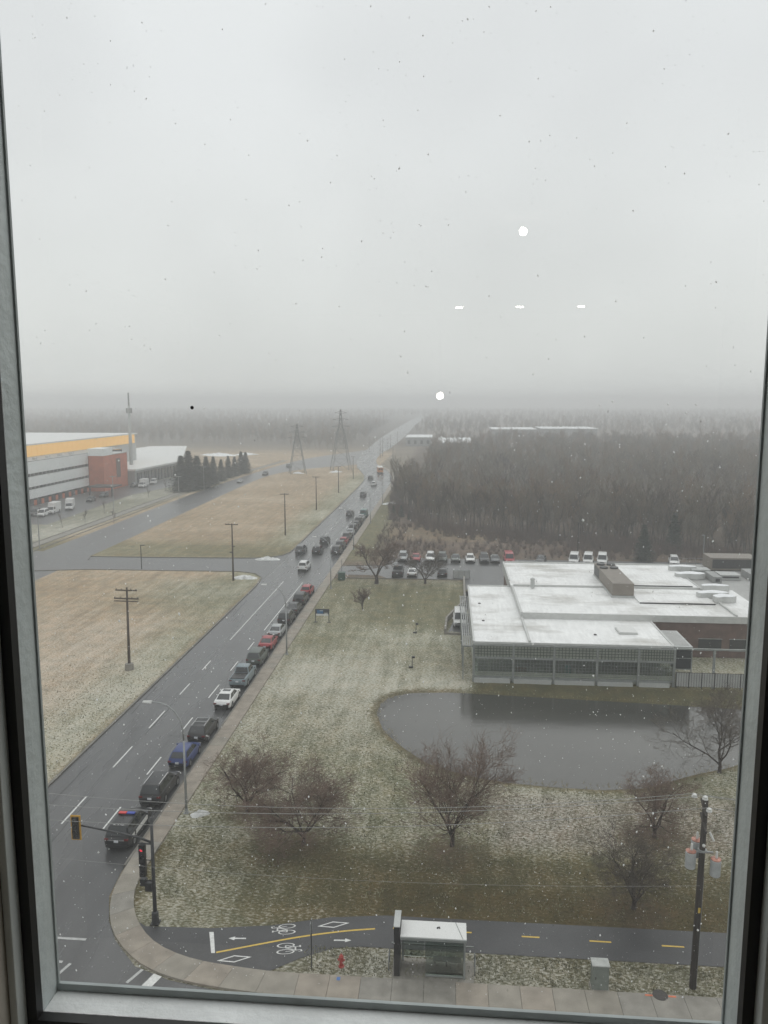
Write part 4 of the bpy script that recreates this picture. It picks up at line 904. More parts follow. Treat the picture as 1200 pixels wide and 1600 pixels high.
def wire(pa, pb, sag, label, r=.015, grp='overhead wires across the near street'):
    pts = []
    for i in range(33):
        u = i/32; pts.append((pa[0]+(pb[0]-pa[0])*u, pa[1]+(pb[1]-pa[1])*u, pa[2]+(pb[2]-pa[2])*u - sag*4*u*(1-u)))
    o = MB().tube(pts, r, 5).build('overhead_wire', M['wire']); tag(o, label, 'wire', grp)
wire((13.47,41.45,10.86),(-34,40.9,10.6),1.55,'uppermost overhead wire left of the transformer pole'); wire((13.72,40.5,11.24),(-34,40.1,10.0),1.35,'second overhead wire left of the transformer pole'); wire((13.77,39.95,10.86),(-34,39.3,9.5),1.35,'third overhead wire left of the transformer pole')
wire((13.47,41.45,10.86),(55,41.5,10.9),1.2,'rear overhead wire running right from the transformer pole'); wire((13.72,40.5,11.24),(55,40.5,11.1),1.2,'top overhead wire running right from the transformer pole'); wire((13.77,39.95,10.86),(55,39.9,10.8),1.2,'front overhead wire running right from the transformer pole')
wire((13.75,40.3,6.2),(-34,40.2,7.0),1.0,'lowest thin dark cable crossing above the road corner',.007)
# traffic signal
ts = thing('traffic_signal', (-17.7,43.35,0), 'traffic signal mast with yellow-edged head on its arm at the corner', 'traffic light'); ORG[ts.name] = Vector((0,0,0))
lp('pole', MB().tube([(0,0,0),(0,0,3),(.02,0,7.0)],[.13,.11,.085],12), M['dark_metal'], ts, smooth=True)
lp('base', MB().box(-.26,.26,-.26,.26,0,.08).lathe([(.24,.08),(.22,.75),(.14,.82)],(0,0,0),8), M['dark_metal'], ts)
lp('mast_arm', MB().tube([(0,0,5.35),(-.8,0,5.65),(-2.4,0,5.95),(-4.6,0,6.3)],[.075,.07,.06,.045],8).tube([(0,0,5.25),(-.9,0,5.28)],.05,6), M['dark_metal'], ts, smooth=True)
def signal_head(x, z0, z1, lit, name='signal_head', border=False, w=.2):
    h_ = lp(name, MB().box(x-w,x+w,-.16,.10,z0,z1), M['black_plastic'], ts)
    if border:
        B_ = MB(); b_ = .10
        B_.box(x-w-b_,x-w,-.07,-.03,z0-b_,z1+b_).box(x+w,x+w+b_,-.07,-.03,z0-b_,z1+b_).box(x-w,x+w,-.07,-.03,z1,z1+b_).box(x-w,x+w,-.07,-.03,z0-b_,z0)
        lp('backplate_border', B_, M['signal_yellow'], h_)
    n = 4 if z1-z0 > 1.3 else 3
    for i in range(n):
        zc = z1-(z1-z0)*(i+.5)/n
        lp('lens', MB().tube([(x,-.165,zc),(x,-.185,zc)],.11,14), M['red_signal'] if (lit and i == 0) else M['dark_glass'], h_)
        v_ = MB(); P2 = [(x+.135*math.cos(a),zc+.135*math.sin(a)) for a in np.linspace(-.4,math.pi+.4,9)]
        v_.add([(p[0],-.16,p[1]) for p in P2]+[(p[0],-.34,p[1]) for p in P2],[(i_,i_+1,i_+10,i_+9) for i_ in range(8)]); lp('visor', v_, M['black_plastic'], h_, fix=False)
    return h_
signal_head(-4.72,5.45,6.85,False,border=True,w=.21)
signal_head(-.62,3.15,5.2,True,w=.19)
lp('pedestrian_head', MB().box(-.8,-.42,-.18,.1,2.55,3.0), M['black_plastic'], ts); lp('pedestrian_head', MB().box(-.45,-.02,-.30,.0,2.3,2.85), M['black_plastic'], ts)
lp('hanger', MB().bar((-.62,0,5.2),(-.62,0,5.35),.05).bar((-.62,0,2.8),(0,0,2.9),.05).bar((-.5,0,4.2),(0,0,4.2),.04), M['dark_metal'], ts)
# pylons
def pylon(x, y, h, w, label, rz):
    t = thing('pylon', (x,y,0), label, 'pylon', 'lattice pylons behind the field', rz); ORG[t.name] = Vector((0,0,0))
    zw = lambda z: w*(1-z/h)**1.15*.5+.35 if z < h*.72 else .8-(z/h-.72)/.28*.62
    lv = [0,h*.2,h*.37,h*.51,h*.62,h*.72,h*.80,h*.88,h*.95,h]
    for sx in (-1,1):
        for sy in (-1,1):
            m = MB()
            for a, b in zip(lv, lv[1:]): m.bar((sx*zw(a),sy*zw(a),a),(sx*zw(b),sy*zw(b),b),.17)
            lp('leg', m, M['lattice_steel'], t)
    m = MB()
    for a, b in zip(lv, lv[1:]):
        A, B = zw(a), zw(b)
        for f in (lambda u,v,z: (u,v,z), lambda u,v,z: (v,u,z)):
            for s_ in (-1,1):
                m.bar(f(-A,s_*A,a),f(B,s_*B,b),.085); m.bar(f(A,s_*A,a),f(-B,s_*B,b),.085); m.bar(f(-B,s_*B,b),f(B,s_*B,b),.085)
    lp('bracing', m, M['lattice_steel'], t)
    for z, L in ((h*.72,4.2),(h*.83,3.6),(h*.94,2.8)):
        m = MB()
        for sx in (-1,1): m.bar((0,-.4,z),(sx*L,0,z+.2),.14); m.bar((0,.4,z),(sx*L,0,z+.2),.14); m.bar((0,0,z+1.0),(sx*L,0,z+.2),.12)
        lp('crossarm', m, M['lattice_steel'], t)
    return t
pylon(-66.3,343.5,21.8,6.4,'shorter lattice pylon left, standing in the dry field',.3); pylon(-48.9,357.8,28.0,8.2,'taller lattice pylon beside the road bend',.3)
for x, y, s_, lb_ in [(-36.3,154.6,1.0,'snow heap at the far corner of the side road'),(-36.6,137.6,.9,'snow heap at the near corner of the side road'),(-66.3,344.5,1.2,'snow at the feet of the shorter pylon'),(-50.5,352,1.3,'snow at the feet of the taller pylon'),(-134.9,456,5.2,'long snow bank behind the conifers'),(-120,462,3.4,'smaller snow bank right behind the conifers'),(-19.0,56.2,.35,'small scrap of snow beside the nearest street lamp'),(-17.3,243,1.2,'snow lying in the brush at the roadside bend')]:
    rnd = random.Random(int(x*7)); m = MB(); rings = 7; nn = 22; vs_ = []; 
    for i in range(rings+1):
        f = i/rings
        for j in range(nn):
            a = 2*math.pi*j/nn; rr = 1.75*s_*(1-f)*(1+.28*math.sin(a*2+x)+.16*rnd.uniform(-1,1)); zz = .62*s_**.5*(f**.8)*(1+.3*rnd.uniform(-1,1))*(1 if i else 0)
            vs_.append((x+rr*1.2*math.cos(a), y+rr*.8*math.sin(a), zz+ (-.02 if i == 0 else 0)))
    fs_ = [(i*nn+j,i*nn+(j+1)%nn,(i+1)*nn+(j+1)%nn,(i+1)*nn+j) for i in range(rings) for j in range(nn)]
    tag(m.add(vs_,fs_).build('snow_heap', M['snow_dirty' if y < 200 else 'snow'], smooth=True), lb_, 'snow')

# ================================================================= STREET FURNITURE
sh = thing('bus_shelter', (-.72,40.75,0), 'glass bus shelter with white roof beside the cycle path', 'bus shelter'); ORG[sh.name] = Vector((0,0,0))
lp('roof', MB().prism([(-1.62,-.80),(2.05,-.80),(2.05,.62),(-1.62,.62)],2.42,2.53), M['roof_white'], sh)
lp('gutter', MB().box(-1.62,2.05,-.86,-.803,2.36,2.50), M['facade_steel'], sh)
lp('roof_seam', MB().bar((1.45,.6,2.54),(1.85,-.78,2.54),.03,.02), M['facade_steel'], sh)
lp('leaf_patch', MB().poly([(.38,-.02),(.6,.0),(.55,.2),(.4,.14)],2.536), M['speck_black'], sh, fix=False)
lp('advert_column', MB().box(-1.98,-1.66,-.78,.62,0,3.05), M['black_plastic'], sh); lp('column_cap', MB().box(-2.0,-1.64,-.80,.64,3.053,3.10), M['light_panel'], sh)
for x_, y_ in ((1.95,-.72),(1.95,.55),(-1.55,.55)): lp('post', MB().box(x_-.05,x_+.05,y_-.05,y_+.05,0,2.42), M['facade_steel'], sh)
for x0_, x1_ in ((-1.5,-.34),(-.30,.86),(.90,1.9)):
    lp('back_pane', MB().box(x0_,x1_,.53,.55,.35,2.3), M['pane'], sh)
lp('side_pane', MB().box(1.94,1.96,-.66,.49,.2,2.3), M['pane'], sh); lp('front_pane', MB().box(-.2,1.89,-.73,-.71,.25,2.3), M['pane'], sh)
lp('rail', MB().box(-2.2,2.5,.57,.63,1.02,1.10).box(-.2,1.9,-.76,-.70,.14,.22), M['facade_steel'], sh)
bn = lp('bench', MB().box(.2,1.8,.10,.48,.42,.48), M['facade_steel'], sh)
for x_ in (.3,.95,1.65): lp('bench_leg', MB().box(x_-.04,x_+.04,.2,.4,0,.42), M['dark_metal'], bn)
lp('floor_slab', MB().box(-2.1,2.5,-1.0,.75,0,.06), M['concrete_grey'], sh)
for sx, x_ in ((0,-2.3),(1,2.55)): lp('bike_hoop', MB().tube([(x_,-.3,0),(x_,-.3,.75),(x_,-.15,.95),(x_,.25,.95),(x_,.4,.75),(x_,.4,0)],.035,8), M['galv'], sh, smooth=True)
hy = thing('fire_hydrant', (-5.74,40.55,0), 'red fire hydrant on the grass strip', 'fire hydrant'); ORG[hy.name] = Vector((0,0,0))
lp('barrel', MB().lathe([(.17,0),(.17,.05),(.11,.07),(.105,.5),(.14,.52),(.14,.56)],(0,0,0),14), M['hydrant_red'], hy, smooth=False); lp('bonnet', MB().lathe([(.14,.56),(.13,.64),(.08,.72),(.03,.74),(.03,.80)],(0,0,0),14), M['hydrant_red'], hy)
for sx in (-1,1): lp('nozzle', MB().lathe([(.06,0),(.06,.1)],(sx*.15-.05,0,.42),10,'x'), M['hydrant_red'], hy)
MB().box(-5.85,-5.65,39.3,39.55,.137,.141).build('blue_mark', M['blue_paint'], sw)
uc = thing('utility_cabinet', (8.62,40.05,0), 'grey-green utility cabinet on the grass strip', 'cabinet'); ORG[uc.name] = Vector((0,0,0))
bevel(lp('cabinet_body', MB().box(-.44,.44,-.3,.3,.12,1.5), M['cabinet_green'], uc), .02); bevel(lp('lid', MB().box(-.48,.48,-.34,.34,1.5,1.58), M['cabinet_top'], uc), .02); lp('plinth', MB().box(-.5,.5,-.36,.36,0,.12), M['concrete_grey'], uc)
lp('handle', MB().box(-.3,-.24,-.33,-.30,.75,.9), M['dark_metal'], uc); lp('door', MB().box(-.36,.36,-.312,-.30,.2,1.42), M['cabinet_green'], uc)
def signpost(x, y, h, label):
    t = thing('sign_post', (x,y,0), label, 'sign post'); ORG[t.name] = Vector((0,0,0)); lp('post', MB().tube([(0,0,0),(0,0,h)],.035,8), M['dark_metal'], t); lp('sign_plate', MB().box(-.015,.015,-.28,.28,h-.75,h-.05), M['galv'], t)
g = G(487,1513); signpost(g[0], g[1], 3.0, 'thin sign post seen edge-on beside the cycle path')
g = G(533,897); signpost(g[0], g[1]+1, 2.6, 'sign post beside the driveway entrance')
sg = thing('notice_board', (-18.0,110.3,0), 'dark blue notice board with white band on two posts', 'sign'); ORG[sg.name] = Vector((0,0,0))
for sx in (-1,1): lp('post', MB().box(sx*.98-.05,sx*.98+.05,-.05,.05,0,2.0), M['dark_metal'], sg); lp('foot', MB().box(sx*.98-.3,sx*.98+.3,-.12,.12,0,.06), M['dark_metal'], sg)
bd = lp('board', MB().box(-.93,.93,-.03,.03,1.15,2.0), M['sign_dark'], sg); lp('white_band', MB().box(-.9,.9,-.036,-.031,1.0,1.28), M['paint_white'], bd); lp('blue_field', MB().box(-.75,.15,-.036,-.031,1.32,1.85), M['sign_blue'], bd); lp('pale_mark', MB().box(-.35,.1,-.041,-.037,1.68,1.8).box(.3,.8,-.036,-.031,1.3,1.45), M['light_panel'], bd)
gb = thing('green_bin', (-18.85,137.8,0), 'dark green bin by the driveway', 'bin'); ORG[gb.name] = Vector((0,0,0))
bevel(lp('bin_body', MB().box(-.6,.6,-.5,.5,0.05,1.3), M['green_plastic'], gb), .06); lp('lid', MB().prism([(-.64,-.54),(.64,-.54),(.64,.54),(-.64,.54)],1.3,1.42), M['green_plastic'], gb)
for px,py,lb_ in ((650,989,'black garden spotlight higher on the lawn'),(644,1043,'black garden spotlight lower on the lawn nearer the pond')):
    g = G(px,py); t = thing('garden_light', (g[0],g[1],0), lb_, 'light'); ORG[t.name] = Vector((0,0,0)); lp('post', MB().tube([(0,0,0),(0,0,1.3)],.045,8), M['black_plastic'], t); lp('lamp_head', MB().box(-.06,.32,-.12,.12,1.2,1.42), M['black_plastic'], t); lp('base', MB().box(-.4,.12,-.14,.14,0,.14), M['black_plastic'], t)

# ================================================================= RIGHT BUILDING
ob = thing('office_building', (3.2,87.5,0), 'low white-roofed building with gridded glass front by the pond', 'building')
def bp2(name, mb_, mat, par=ob, **k): return mb_.build(name, mat, par, **k)
random.seed(8)
# roofs
bp2('side_roof', MB().box(3.25,9.55,88.0,115.5,4.42,4.6), M['roof_membrane']); bp2('front_roof', MB().box(9.6,25.5,88.0,98.4,4.40,4.585), M['roof_membrane'])
bp2('middle_roof', MB().box(9.65,40.5,98.45,113.0,5.1,5.3), M['roof_membrane']); bp2('back_roof', MB().box(9.3,36.0,113.05,129.0,5.25,5.45), M['roof_membrane'])
def parapet(name, x0,x1,y0,y1,z0,z1,mat='parapet'): return bp2(name, MB().box(x0,x1,y0,y1,z0,z1), M[mat])
parapet('roof_edge',3.1,3.3,87.85,115.6,4.45,4.72); parapet('roof_edge',3.3,25.6,87.85,88.02,4.40,4.66); parapet('roof_edge',25.45,25.65,88.02,98.4,4.4,4.68); parapet('roof_edge',3.3,9.4,115.5,115.7,4.4,4.74)
parapet('roof_edge',9.42,9.68,88.03,98.3,4.5,4.86); parapet('roof_edge',9.42,9.66,98.3,115.5,4.4,5.42); parapet('roof_edge',9.67,40.5,98.28,98.47,4.5,5.36)
parapet('roof_edge',9.2,9.42,115.75,129.2,4.2,5.62); parapet('roof_edge',9.42,36.2,129.0,129.2,4.2,5.66); parapet('roof_edge',9.67,36.0,112.9,113.1,5.2,5.58); parapet('roof_edge',36.0,36.2,98.5,129.0,5.0,5.55)
# raised roof plates with dark edges
for x0,x1,y0,y1,z in ((25.6,35.4,104.3,111.6,5.5),(26.2,35.2,113.6,121.6,5.66)):
    r_ = bp2('roof_plate', MB().box(x0,x1,y0,y1,5.3,z), M['roof_membrane']); bp2('roof_plate_edge', MB().box(x0,x1,y0-.04,y0-.003,5.3,z-.03), M['dark_metal'], r_)
# walls
bp2('wall', MB().box(3.3,9.4,92.5,115.4,0,4.40), M['interior_grey']); bp2('wall', MB().box(9.42,25.4,92.5,98.2,0,4.38), M['interior_grey'])
bp2('brick_wall', MB().box(25.45,40.5,98.5,112.8,0,5.08), M['brick_dark']); bp2('wall', MB().box(9.7,25.4,98.5,112.8,0,5.08), M['brick_dark']); bp2('back_wall', MB().box(9.45,35.9,113.1,128.9,0,5.23), M['brick_dark'])
for x0 in (27.2,31.6,35.4): w_ = bp2('window', MB().box(x0,x0+2.8,98.43,98.497,1.0,2.4), M['dark_glass']); bp2('window_frame', MB().box(x0-.08,x0+2.88,98.40,98.428,2.4,2.5).box(x0-.08,x0+2.88,98.40,98.428,.9,1.0), M['facade_steel'], w_)
# front bays
cols = [3.2,7.7,12.3,17.1,21.7,25.6]
bp2('floor', MB().box(3.3,25.5,88.0,92.4,0,.55), M['interior_grey'])
for i, cx in enumerate(cols): bp2('column', MB().box(cx-.13,cx+.13,87.42,87.68,0,4.45), M['facade_steel'])
for i in range(5):
    a, b = cols[i]+.13, cols[i+1]-.13
    bp2('middle_rail', MB().box(a,b,87.46,87.62,2.78,3.02), M['facade_steel']); bp2('bottom_rail', MB().box(a,b,87.46,87.62,.52,.72), M['facade_steel']); bp2('top_rail', MB().box(a,b,87.46,87.62,4.28,4.42), M['facade_steel'])
    bp2('upper_pane', MB().box(a,b,87.62,87.64,3.02,4.28), M['lattice_pane']); bp2('lower_pane', MB().box(a,b,87.64,87.66,.72,2.78), M['pane'])
    g_ = MB(); k = 12
    for j in range(1,k): xx = a+(b-a)*j/k; g_.box(xx-.035,xx+.035,87.50,87.56,3.02,4.28)
    for z in (3.33,3.65,3.97): g_.box(a,b,87.49,87.505,z-.035,z+.035)
    tag(bp2('upper_grid', g_, M['grid_steel']), kind='stuff')
    g_ = MB()
    for j in range(1,k): xx = a+(b-a)*j/k; g_.box(xx-.013,xx+.013,87.52,87.56,.72,2.78)
    for z in (1.0,1.25,1.55,1.9,2.3): g_.box(a,b,87.505,87.52,z-.013,z+.013)
    tag(bp2('lower_grid', g_, M['facade_steel']), kind='stuff')
    [bp2('louvre', MB().box(a,b,87.575,87.60,z_,z_+.13), M['lattice_pane']) for z_ in (.76,.94,1.12)]
    bp2('plinth', MB().box(a-.05,b-random.uniform(.1,.5),87.2,87.95,0,random.uniform(.42,.50)), M['light_panel'])
# things stored behind the glass
for x0,x1,y0,z0,z1,mt,lb_ in ((3.7,4.9,88.15,.55,2.35,'carton','tall stack of pale cartons behind the first glass bay'),(5.2,6.2,88.15,.55,2.0,'carton','pale carton stack second from left behind the glass'),(6.3,6.9,88.15,.55,1.5,'carton','small pale carton at the right of the first bay'),(8.1,9.3,88.15,.55,1.45,'carton_brown','brown carton behind the second glass bay'),(9.6,11.4,88.15,.55,1.35,'interior_grey','grey crate behind the second glass bay'),(13.7,14.3,88.15,.55,1.85,'teal','teal drum-like crate behind the third glass bay'),(14.45,14.9,88.15,.55,1.6,'carton','pale carton beside the teal crate'),(15.1,15.5,88.15,.55,1.2,'carton','small low carton right of the teal crate'),(23.2,24.9,88.15,.55,1.75,'carton','pale carton behind the last glass bay')):
    tag(bevel(MB().box(x0,x1,y0,y0+.8,z0+.002,z1).build('carton', M[mt]),.02), lb_, 'carton')
# left canopy of slats
cp = [92.4,97,101.6,106.2,110.8]
for z_, yy in [(0,y_) for y_ in (88.2,92.8,97.4,102,106.6,111.2)]: bp2('canopy_post', MB().box(1.95,2.07,yy-.06,yy+.06,0,3.9), M['facade_steel']); bp2('canopy_beam', MB().box(1.9,3.08,yy-.07,yy+.07,3.9,4.05), M['facade_steel'])
for x_ in np.linspace(1.98,3.0,5): bp2('canopy_slat', MB().box(x_-.07,x_+.07,88.0,111.4,4.053,4.11), M['unit_grey'])
# glass bay on the right, court fence and frame
bp2('bay_roof', MB().box(25.75,27.75,88.2,94.6,4.4,4.52), M['light_panel']); bp2('bay_roof_well', MB().box(25.95,27.5,88.7,94.3,4.523,4.54), M['roof_grey'])
for z0,z1 in ((2.0,3.15),(3.25,4.3)): bp2('bay_pane', MB().box(25.85,27.6,88.12,88.15,z0,z1), M['dark_glass']); bp2('bay_pane', MB().box(27.62,27.65,88.3,94.4,z0,z1), M['dark_glass'])
bp2('bay_frame', MB().box(25.78,27.7,88.2,94.5,1.85,2.0).box(25.78,27.7,88.16,88.22,3.15,3.25).box(25.76,25.84,88.1,88.2,0,4.4).box(27.6,27.72,88.1,88.2,0,4.4), M['facade_steel'])
bp2('court_beam', MB().box(25.75,40,87.42,87.6,4.4,4.58), M['facade_steel'])
for x_ in (29.9,34.2,38.5): bp2('court_post', MB().box(x_-.12,x_+.12,87.4,87.62,0,4.4), M['facade_steel'])
fx = 25.8
fe = thing('court_fence', (25.8,87.3,0), 'pale panel fence with dark bars in front of the brick court', 'fence')
while fx < 39:
    MB().box(fx+.05,fx+1.35,87.28,87.31,.2,1.75).build('fence_panel', M['light_panel'], fe); MB().box(fx-.04,fx+.045,87.2,87.3,0,1.9).build('fence_post', M['dark_metal'], fe)
    m = MB()
    for j in range(1,5): m.box(fx+j*.28-.015,fx+j*.28+.015,87.22,87.25,.2,1.8)
    tag(m.box(fx+.05,fx+1.35,87.251,87.275,1.78,1.84).build('fence_bars', M['dark_metal'], fe), kind='stuff'); fx += 1.4
# roof plant
ru = thing('rooftop_unit', (24,113,5.3), 'tan box-shaped rooftop air unit with dark fans', 'air unit')
bevel(MB().box(22.6,25.5,107.2,121.0,5.6,7.3).build('casing', M['unit_tan'], ru),.06); MB().box(22.5,25.6,107.1,121.1,5.31,5.6).build('kerb_base', M['light_panel'], ru)
for yy in (117.2,119.6):
    for xx in (23.3,24.8): MB().lathe([(.62,0),(.62,.22),(.5,.24)],(xx,yy,7.3),16).build('fan', M['dark_metal'], ru)
MB().box(22.57,22.6,117,120.8,5.8,7.1).build('grille', M['dark_metal'], ru); MB().tube([(25.7,112,5.3),(25.7,112,6.2),(25.9,112,6.25)],.09,8).build('vent_pipe', M['dark_metal'], ru)
def duct(px,py,L,wd,label,rz):
    g = G(px,py,5.9); t = thing('roof_duct', (g[0],g[1],5.3), label, 'duct', 'curved white roof ducts', rz); ORG[t.name] = Vector((0,0,0))
    up = []; dn = []
    for i in range(15):
        u = i/14; hw_ = wd/2*(math.sin(math.pi*min(1,max(0,u*.96+.02)))**.35)*(1-.28*math.sin(u*math.pi*1.5)**2); cy_ = .35*math.sin(u*3.6)
        up.append((-L/2+L*u, cy_+hw_)); dn.append((-L/2+L*u, cy_-hw_))
    pl_ = dn+up[::-1]
    lp('shell', MB().prism(pl_, .02, .82), M['parapet'], t); lp('snow_cap', MB().prism([(p_[0]*.96, p_[1]*.94) for p_ in pl_], .823, .87), M['snow'], t)
for a in ((1078,898,4.4,2.2,'curved white roof duct nearest the roof edge corner',.1),(1066,887,4.2,1.6,'thin white roof duct at the back',.05),(1113,928,4.2,2.0,'curved white roof duct left of the front pair',.15),(1132,934,3.0,2.1,'curved white roof duct at the front right',.3),(1117,917,3.8,1.5,'flat grey-white duct behind the front pair',.05)): duct(*a)
pu = thing('rooftop_plant', (50,118,5.3), 'grey rooftop plant boxes and rails at the far right', 'air unit')
for x0,x1,y0,y1,z0,z1,mt in ((41.6,49,126,130,5.4,7.4,'unit_tan'),(44,46.5,112,115,5.3,6.6,'unit_grey'),(47.2,50,110,114,5.3,7.0,'unit_grey'),(39.2,40.4,117,121,5.3,6.3,'unit_grey'),(41,44,119.5,122,5.3,6.1,'light_panel'),(45.2,49,118.5,123,5.3,6.4,'unit_grey'),(38.2,41,124,126,5.3,5.9,'light_panel')):
    c_ = bevel(MB().box(x0,x1,y0,y1,z0,z1).build('plant_box', M[mt], pu),.05); MB().box(x0+.3,x1-.3,y0-.03,y0-.005,z0+.3,z1-.25).build('louvre', M['dark_metal'], c_)
bp2('plant_deck', MB().box(36.25,52,98.5,131,5.0,5.28), M['roof_grey']); bp2('plant_wall', MB().box(40.55,52,98.5,131,0,4.98), M['brick_dark'])
m = MB()
for x_ in np.arange(36.5,52,1.4): m.bar((x_,130.6,5.28),(x_,130.6,6.4),.05)
m.bar((36.5,130.6,6.38),(52,130.6,6.38),.05); m.bar((36.5,130.6,5.9),(52,130.6,5.9),.05); m.build('railing', M['galv'], pu)
t = thing('skylight', (21.6,93,4.6), 'low white skylight box on the front roof', 'skylight'); MB().prism([(20.4,92.2),(22.6,92.2),(22.6,94.6),(20.4,94.6)],4.59,4.78).build('curb', M['parapet'], t); MB().prism([(20.5,92.3),(22.5,92.3),(22.5,94.5),(20.5,94.5)],4.783,4.86).build('lid', M['roof_white'], t)
for px,py,lb_ in ((749,943,'roof drain on the left roof, farther'),(755,970,'roof drain on the left roof, nearer'),(930,992,'roof drain on the front roof')):
    g = G(px,py,4.6); tag(MB().lathe([(.2,0),(.17,.08),(.05,.1)],(g[0],g[1],4.605),10).build('roof_drain', M['iron']), lb_, 'drain')
g = G(832,917,5.5); vp = thing('roof_vent', (g[0],g[1],5.45), 'short grey vent pipe on the back roof edge', 'vent pipe'); ORG[vp.name] = Vector((0,0,0)); lp('pipe', MB().lathe([(.3,0),(.3,1.1)],(0,0,0),12), M['light_panel'], vp); lp('cap', MB().lathe([(.36,1.1),(.36,1.25),(.1,1.4)],(0,0,0),12), M['light_panel'], vp)
# parking lot, driveway, sunken lane
st(MB().poly([(-20.5,142.2),(-20.5,149.5),(-13,150.5),(-11.5,158.6),(60,158.6),(60,131.5),(9,131.5),(3.2,139.6),(-10.5,139.4),(-12.5,142)], 0.020).build('parking_lot', M['lot_asphalt'], fix=False), 'wet asphalt parking lot behind the white-roofed building')
st(MB().poly([(0.2,106),(3.1,106),(3.1,131.6),(9.1,131.6),(9.1,139),(3.3,139.5),(3.2,118),(1.5,116)], 0.016).build('service_lane', M['lot_asphalt'], fix=False), 'narrow service lane beside the building')
rw = tag(kerb_run([(-.1,105.8),(.05,112),(1.2,116.5),(2.9,122.5),(3.1,139.4)],.3,.75).build('retaining_wall', M['concrete_grey']), 'low grey retaining wall beside the white van', 'wall')
tag(kerb_run([(-.1,105.8),(3.0,105.6)],.25,.3).build('low_wall', M['concrete_grey']), 'short low wall closing the service lane', 'wall')
st(kerb_run([(-20.4,139.3),(-14,139.3),(-10,139.2),(3,139.3)],.18,.13).build('kerb', M['kerb']), 'kerb along the lawn edge of the parking lot'); st(kerb_run([(-19.5,150.2),(-13,150.7),(-11.6,159)],.18,.13).build('kerb', M['kerb']), 'kerb on the far side of the driveway')
lot = bpy.data.objects['parking_lot']
for x_ in np.arange(-10.3,14.5,2.72): MB().box(x_-.05,x_+.05,153.3,158.4,.024,.028).build('bay_line', M['paint_worn'], lot)
bf = thing('bin_enclosure', (2.6,141,0), 'pale rail-topped enclosure at the parking lot corner', 'enclosure'); MB().box(1.2,4.2,140.6,140.8,0,1.4).build('wall', M['light_panel'], bf); MB().box(1.2,1.4,140.8,142.6,0,1.4).build('wall', M['light_panel'], bf); MB().box(1.1,4.3,140.5,140.58,1.45,1.55).build('rail', M['galv'], bf)
for x_ in (1.2,2.2,3.2,4.2): MB().box(x_-.04,x_+.04,140.5,140.585,0,1.45).build('rail_post', M['galv'], bf)
tag(MB().tube([(26.5,160,0),(26.5,160,7.6)],.11,8).build('lot_pole', M['wood_dark']), 'dark bare pole behind the white vans', 'pole')
for i,(px,py,hh) in enumerate([(1116,878,8)]):
    g = G(1098,884); lpq = thing('lot_lamp', (g[0],g[1],0), 'grey lamp pole behind the rooftop plant', 'street lamp'); ORG[lpq.name] = Vector((0,0,0)); lp('pole', MB().tube([(0,0,0),(0,0,6)],.08,8), M['galv'], lpq); lp('lamp_head', MB().box(-.5,.1,-.12,.12,6,6.12), M['galv'], lpq)

# ================================================================= FACTORY ON THE LEFT
fa = thing('factory', (-127,240,0), 'white banded factory with amber clerestory beyond the fields', 'factory')
def fp(name, mb_, mat, par=fa, **k): return mb_.build(name, mat, par, **k)
fp('wall', MB().box(-137,-127.6,195,300,0,13.2), M['dark_glass'])
for z0,z1 in ((2.2,4.9),(5.8,8.9),(9.9,13.5)): fp('white_band', MB().box(-127.6,-127,195,269,z0,z1), M['white_panel'])
fp('brick_base', MB().box(-127.5,-127.1,195,269,0,1.5), M['brick'])
for y_ in np.arange(197,268,4.5): fp('dock_door', MB().box(-127.08,-127.0,y_,y_+2.6,0,2.1), M['dark_glass'])
for y_ in np.arange(196.5,269,2.4): fp('mullion', MB().box(-127.2,-127.02,y_-.06,y_+.06,8.9,9.9).box(-127.2,-127.02,y_-.06,y_+.06,4.9,5.8), M['light_panel'])
fp('terrace', MB().box(-137,-127,195,300,13.55,13.7), M['roof_grey'])
for y_ in np.arange(205,268,8): fp('roof_vent', MB().box(-130,-128.8,y_,y_+1.2,13.7,14.4), M['parapet'])
fp('hall', MB().box(-230,-137.3,190,338,0,17.4), M['light_panel'])
y_ = 192.0
while y_ < 336: fp('amber_pane', MB().box(-137.3,-136.9,y_,y_+3.45,13.72,17.38), M['amber_window']); y_ += 3.6
fp('hall_roof', MB().box(-231,-136.85,189,339,17.42,17.9), M['roof_white'])
bk = thing('brick_tower', (-124,270,0), 'red brick stair block with pale cap on the factory front', 'building'); MB().box(-126.95,-121.5,269.2,290,0,12.6).build('wall', M['brick'], bk); MB().box(-127.0,-121.4,269.1,277,12.62,15.2).build('cap', M['white_panel'], bk); MB().box(-121.5,-121.4,280,283.5,4,11).build('window', M['brick_dark'], bk); MB().box(-127.05,-121.3,277,290.1,12.62,12.9).build('coping', M['light_panel'], bk)
bk2 = MB().box(-127.6,-120.5,192,216.2,0,10.5).build('brick_wing', M['brick'], fa)
mo = thing('mast_tower', (-129,312,0), 'tall pale monopole mast with antennas behind the brick tower', 'mast'); ORG[mo.name] = Vector((0,0,0))
lp('mast', MB().tube([(0,0,0),(0,0,18),(0,0,30)],[.85,.62,.45],12), M['light_panel'], mo, smooth=True); lp('tip', MB().tube([(0,0,30),(0,0,35.2)],[.34,.3],10), M['unit_grey'], mo)
for a in range(6): lp('antenna', MB().box(1.0*math.cos(a*1.047)-.2,1.0*math.cos(a*1.047)+.2,1.0*math.sin(a*1.047)-.2,1.0*math.sin(a*1.047)+.2,27,29), M['unit_grey'], mo)
lh = thing('loading_hall', (-125,320,0), 'low white-roofed hall with loading bays right of the brick tower', 'building')
quad = [(-118.6,287),(-116.2,335.2),(-150.9,445),(-159.7,387.5)]
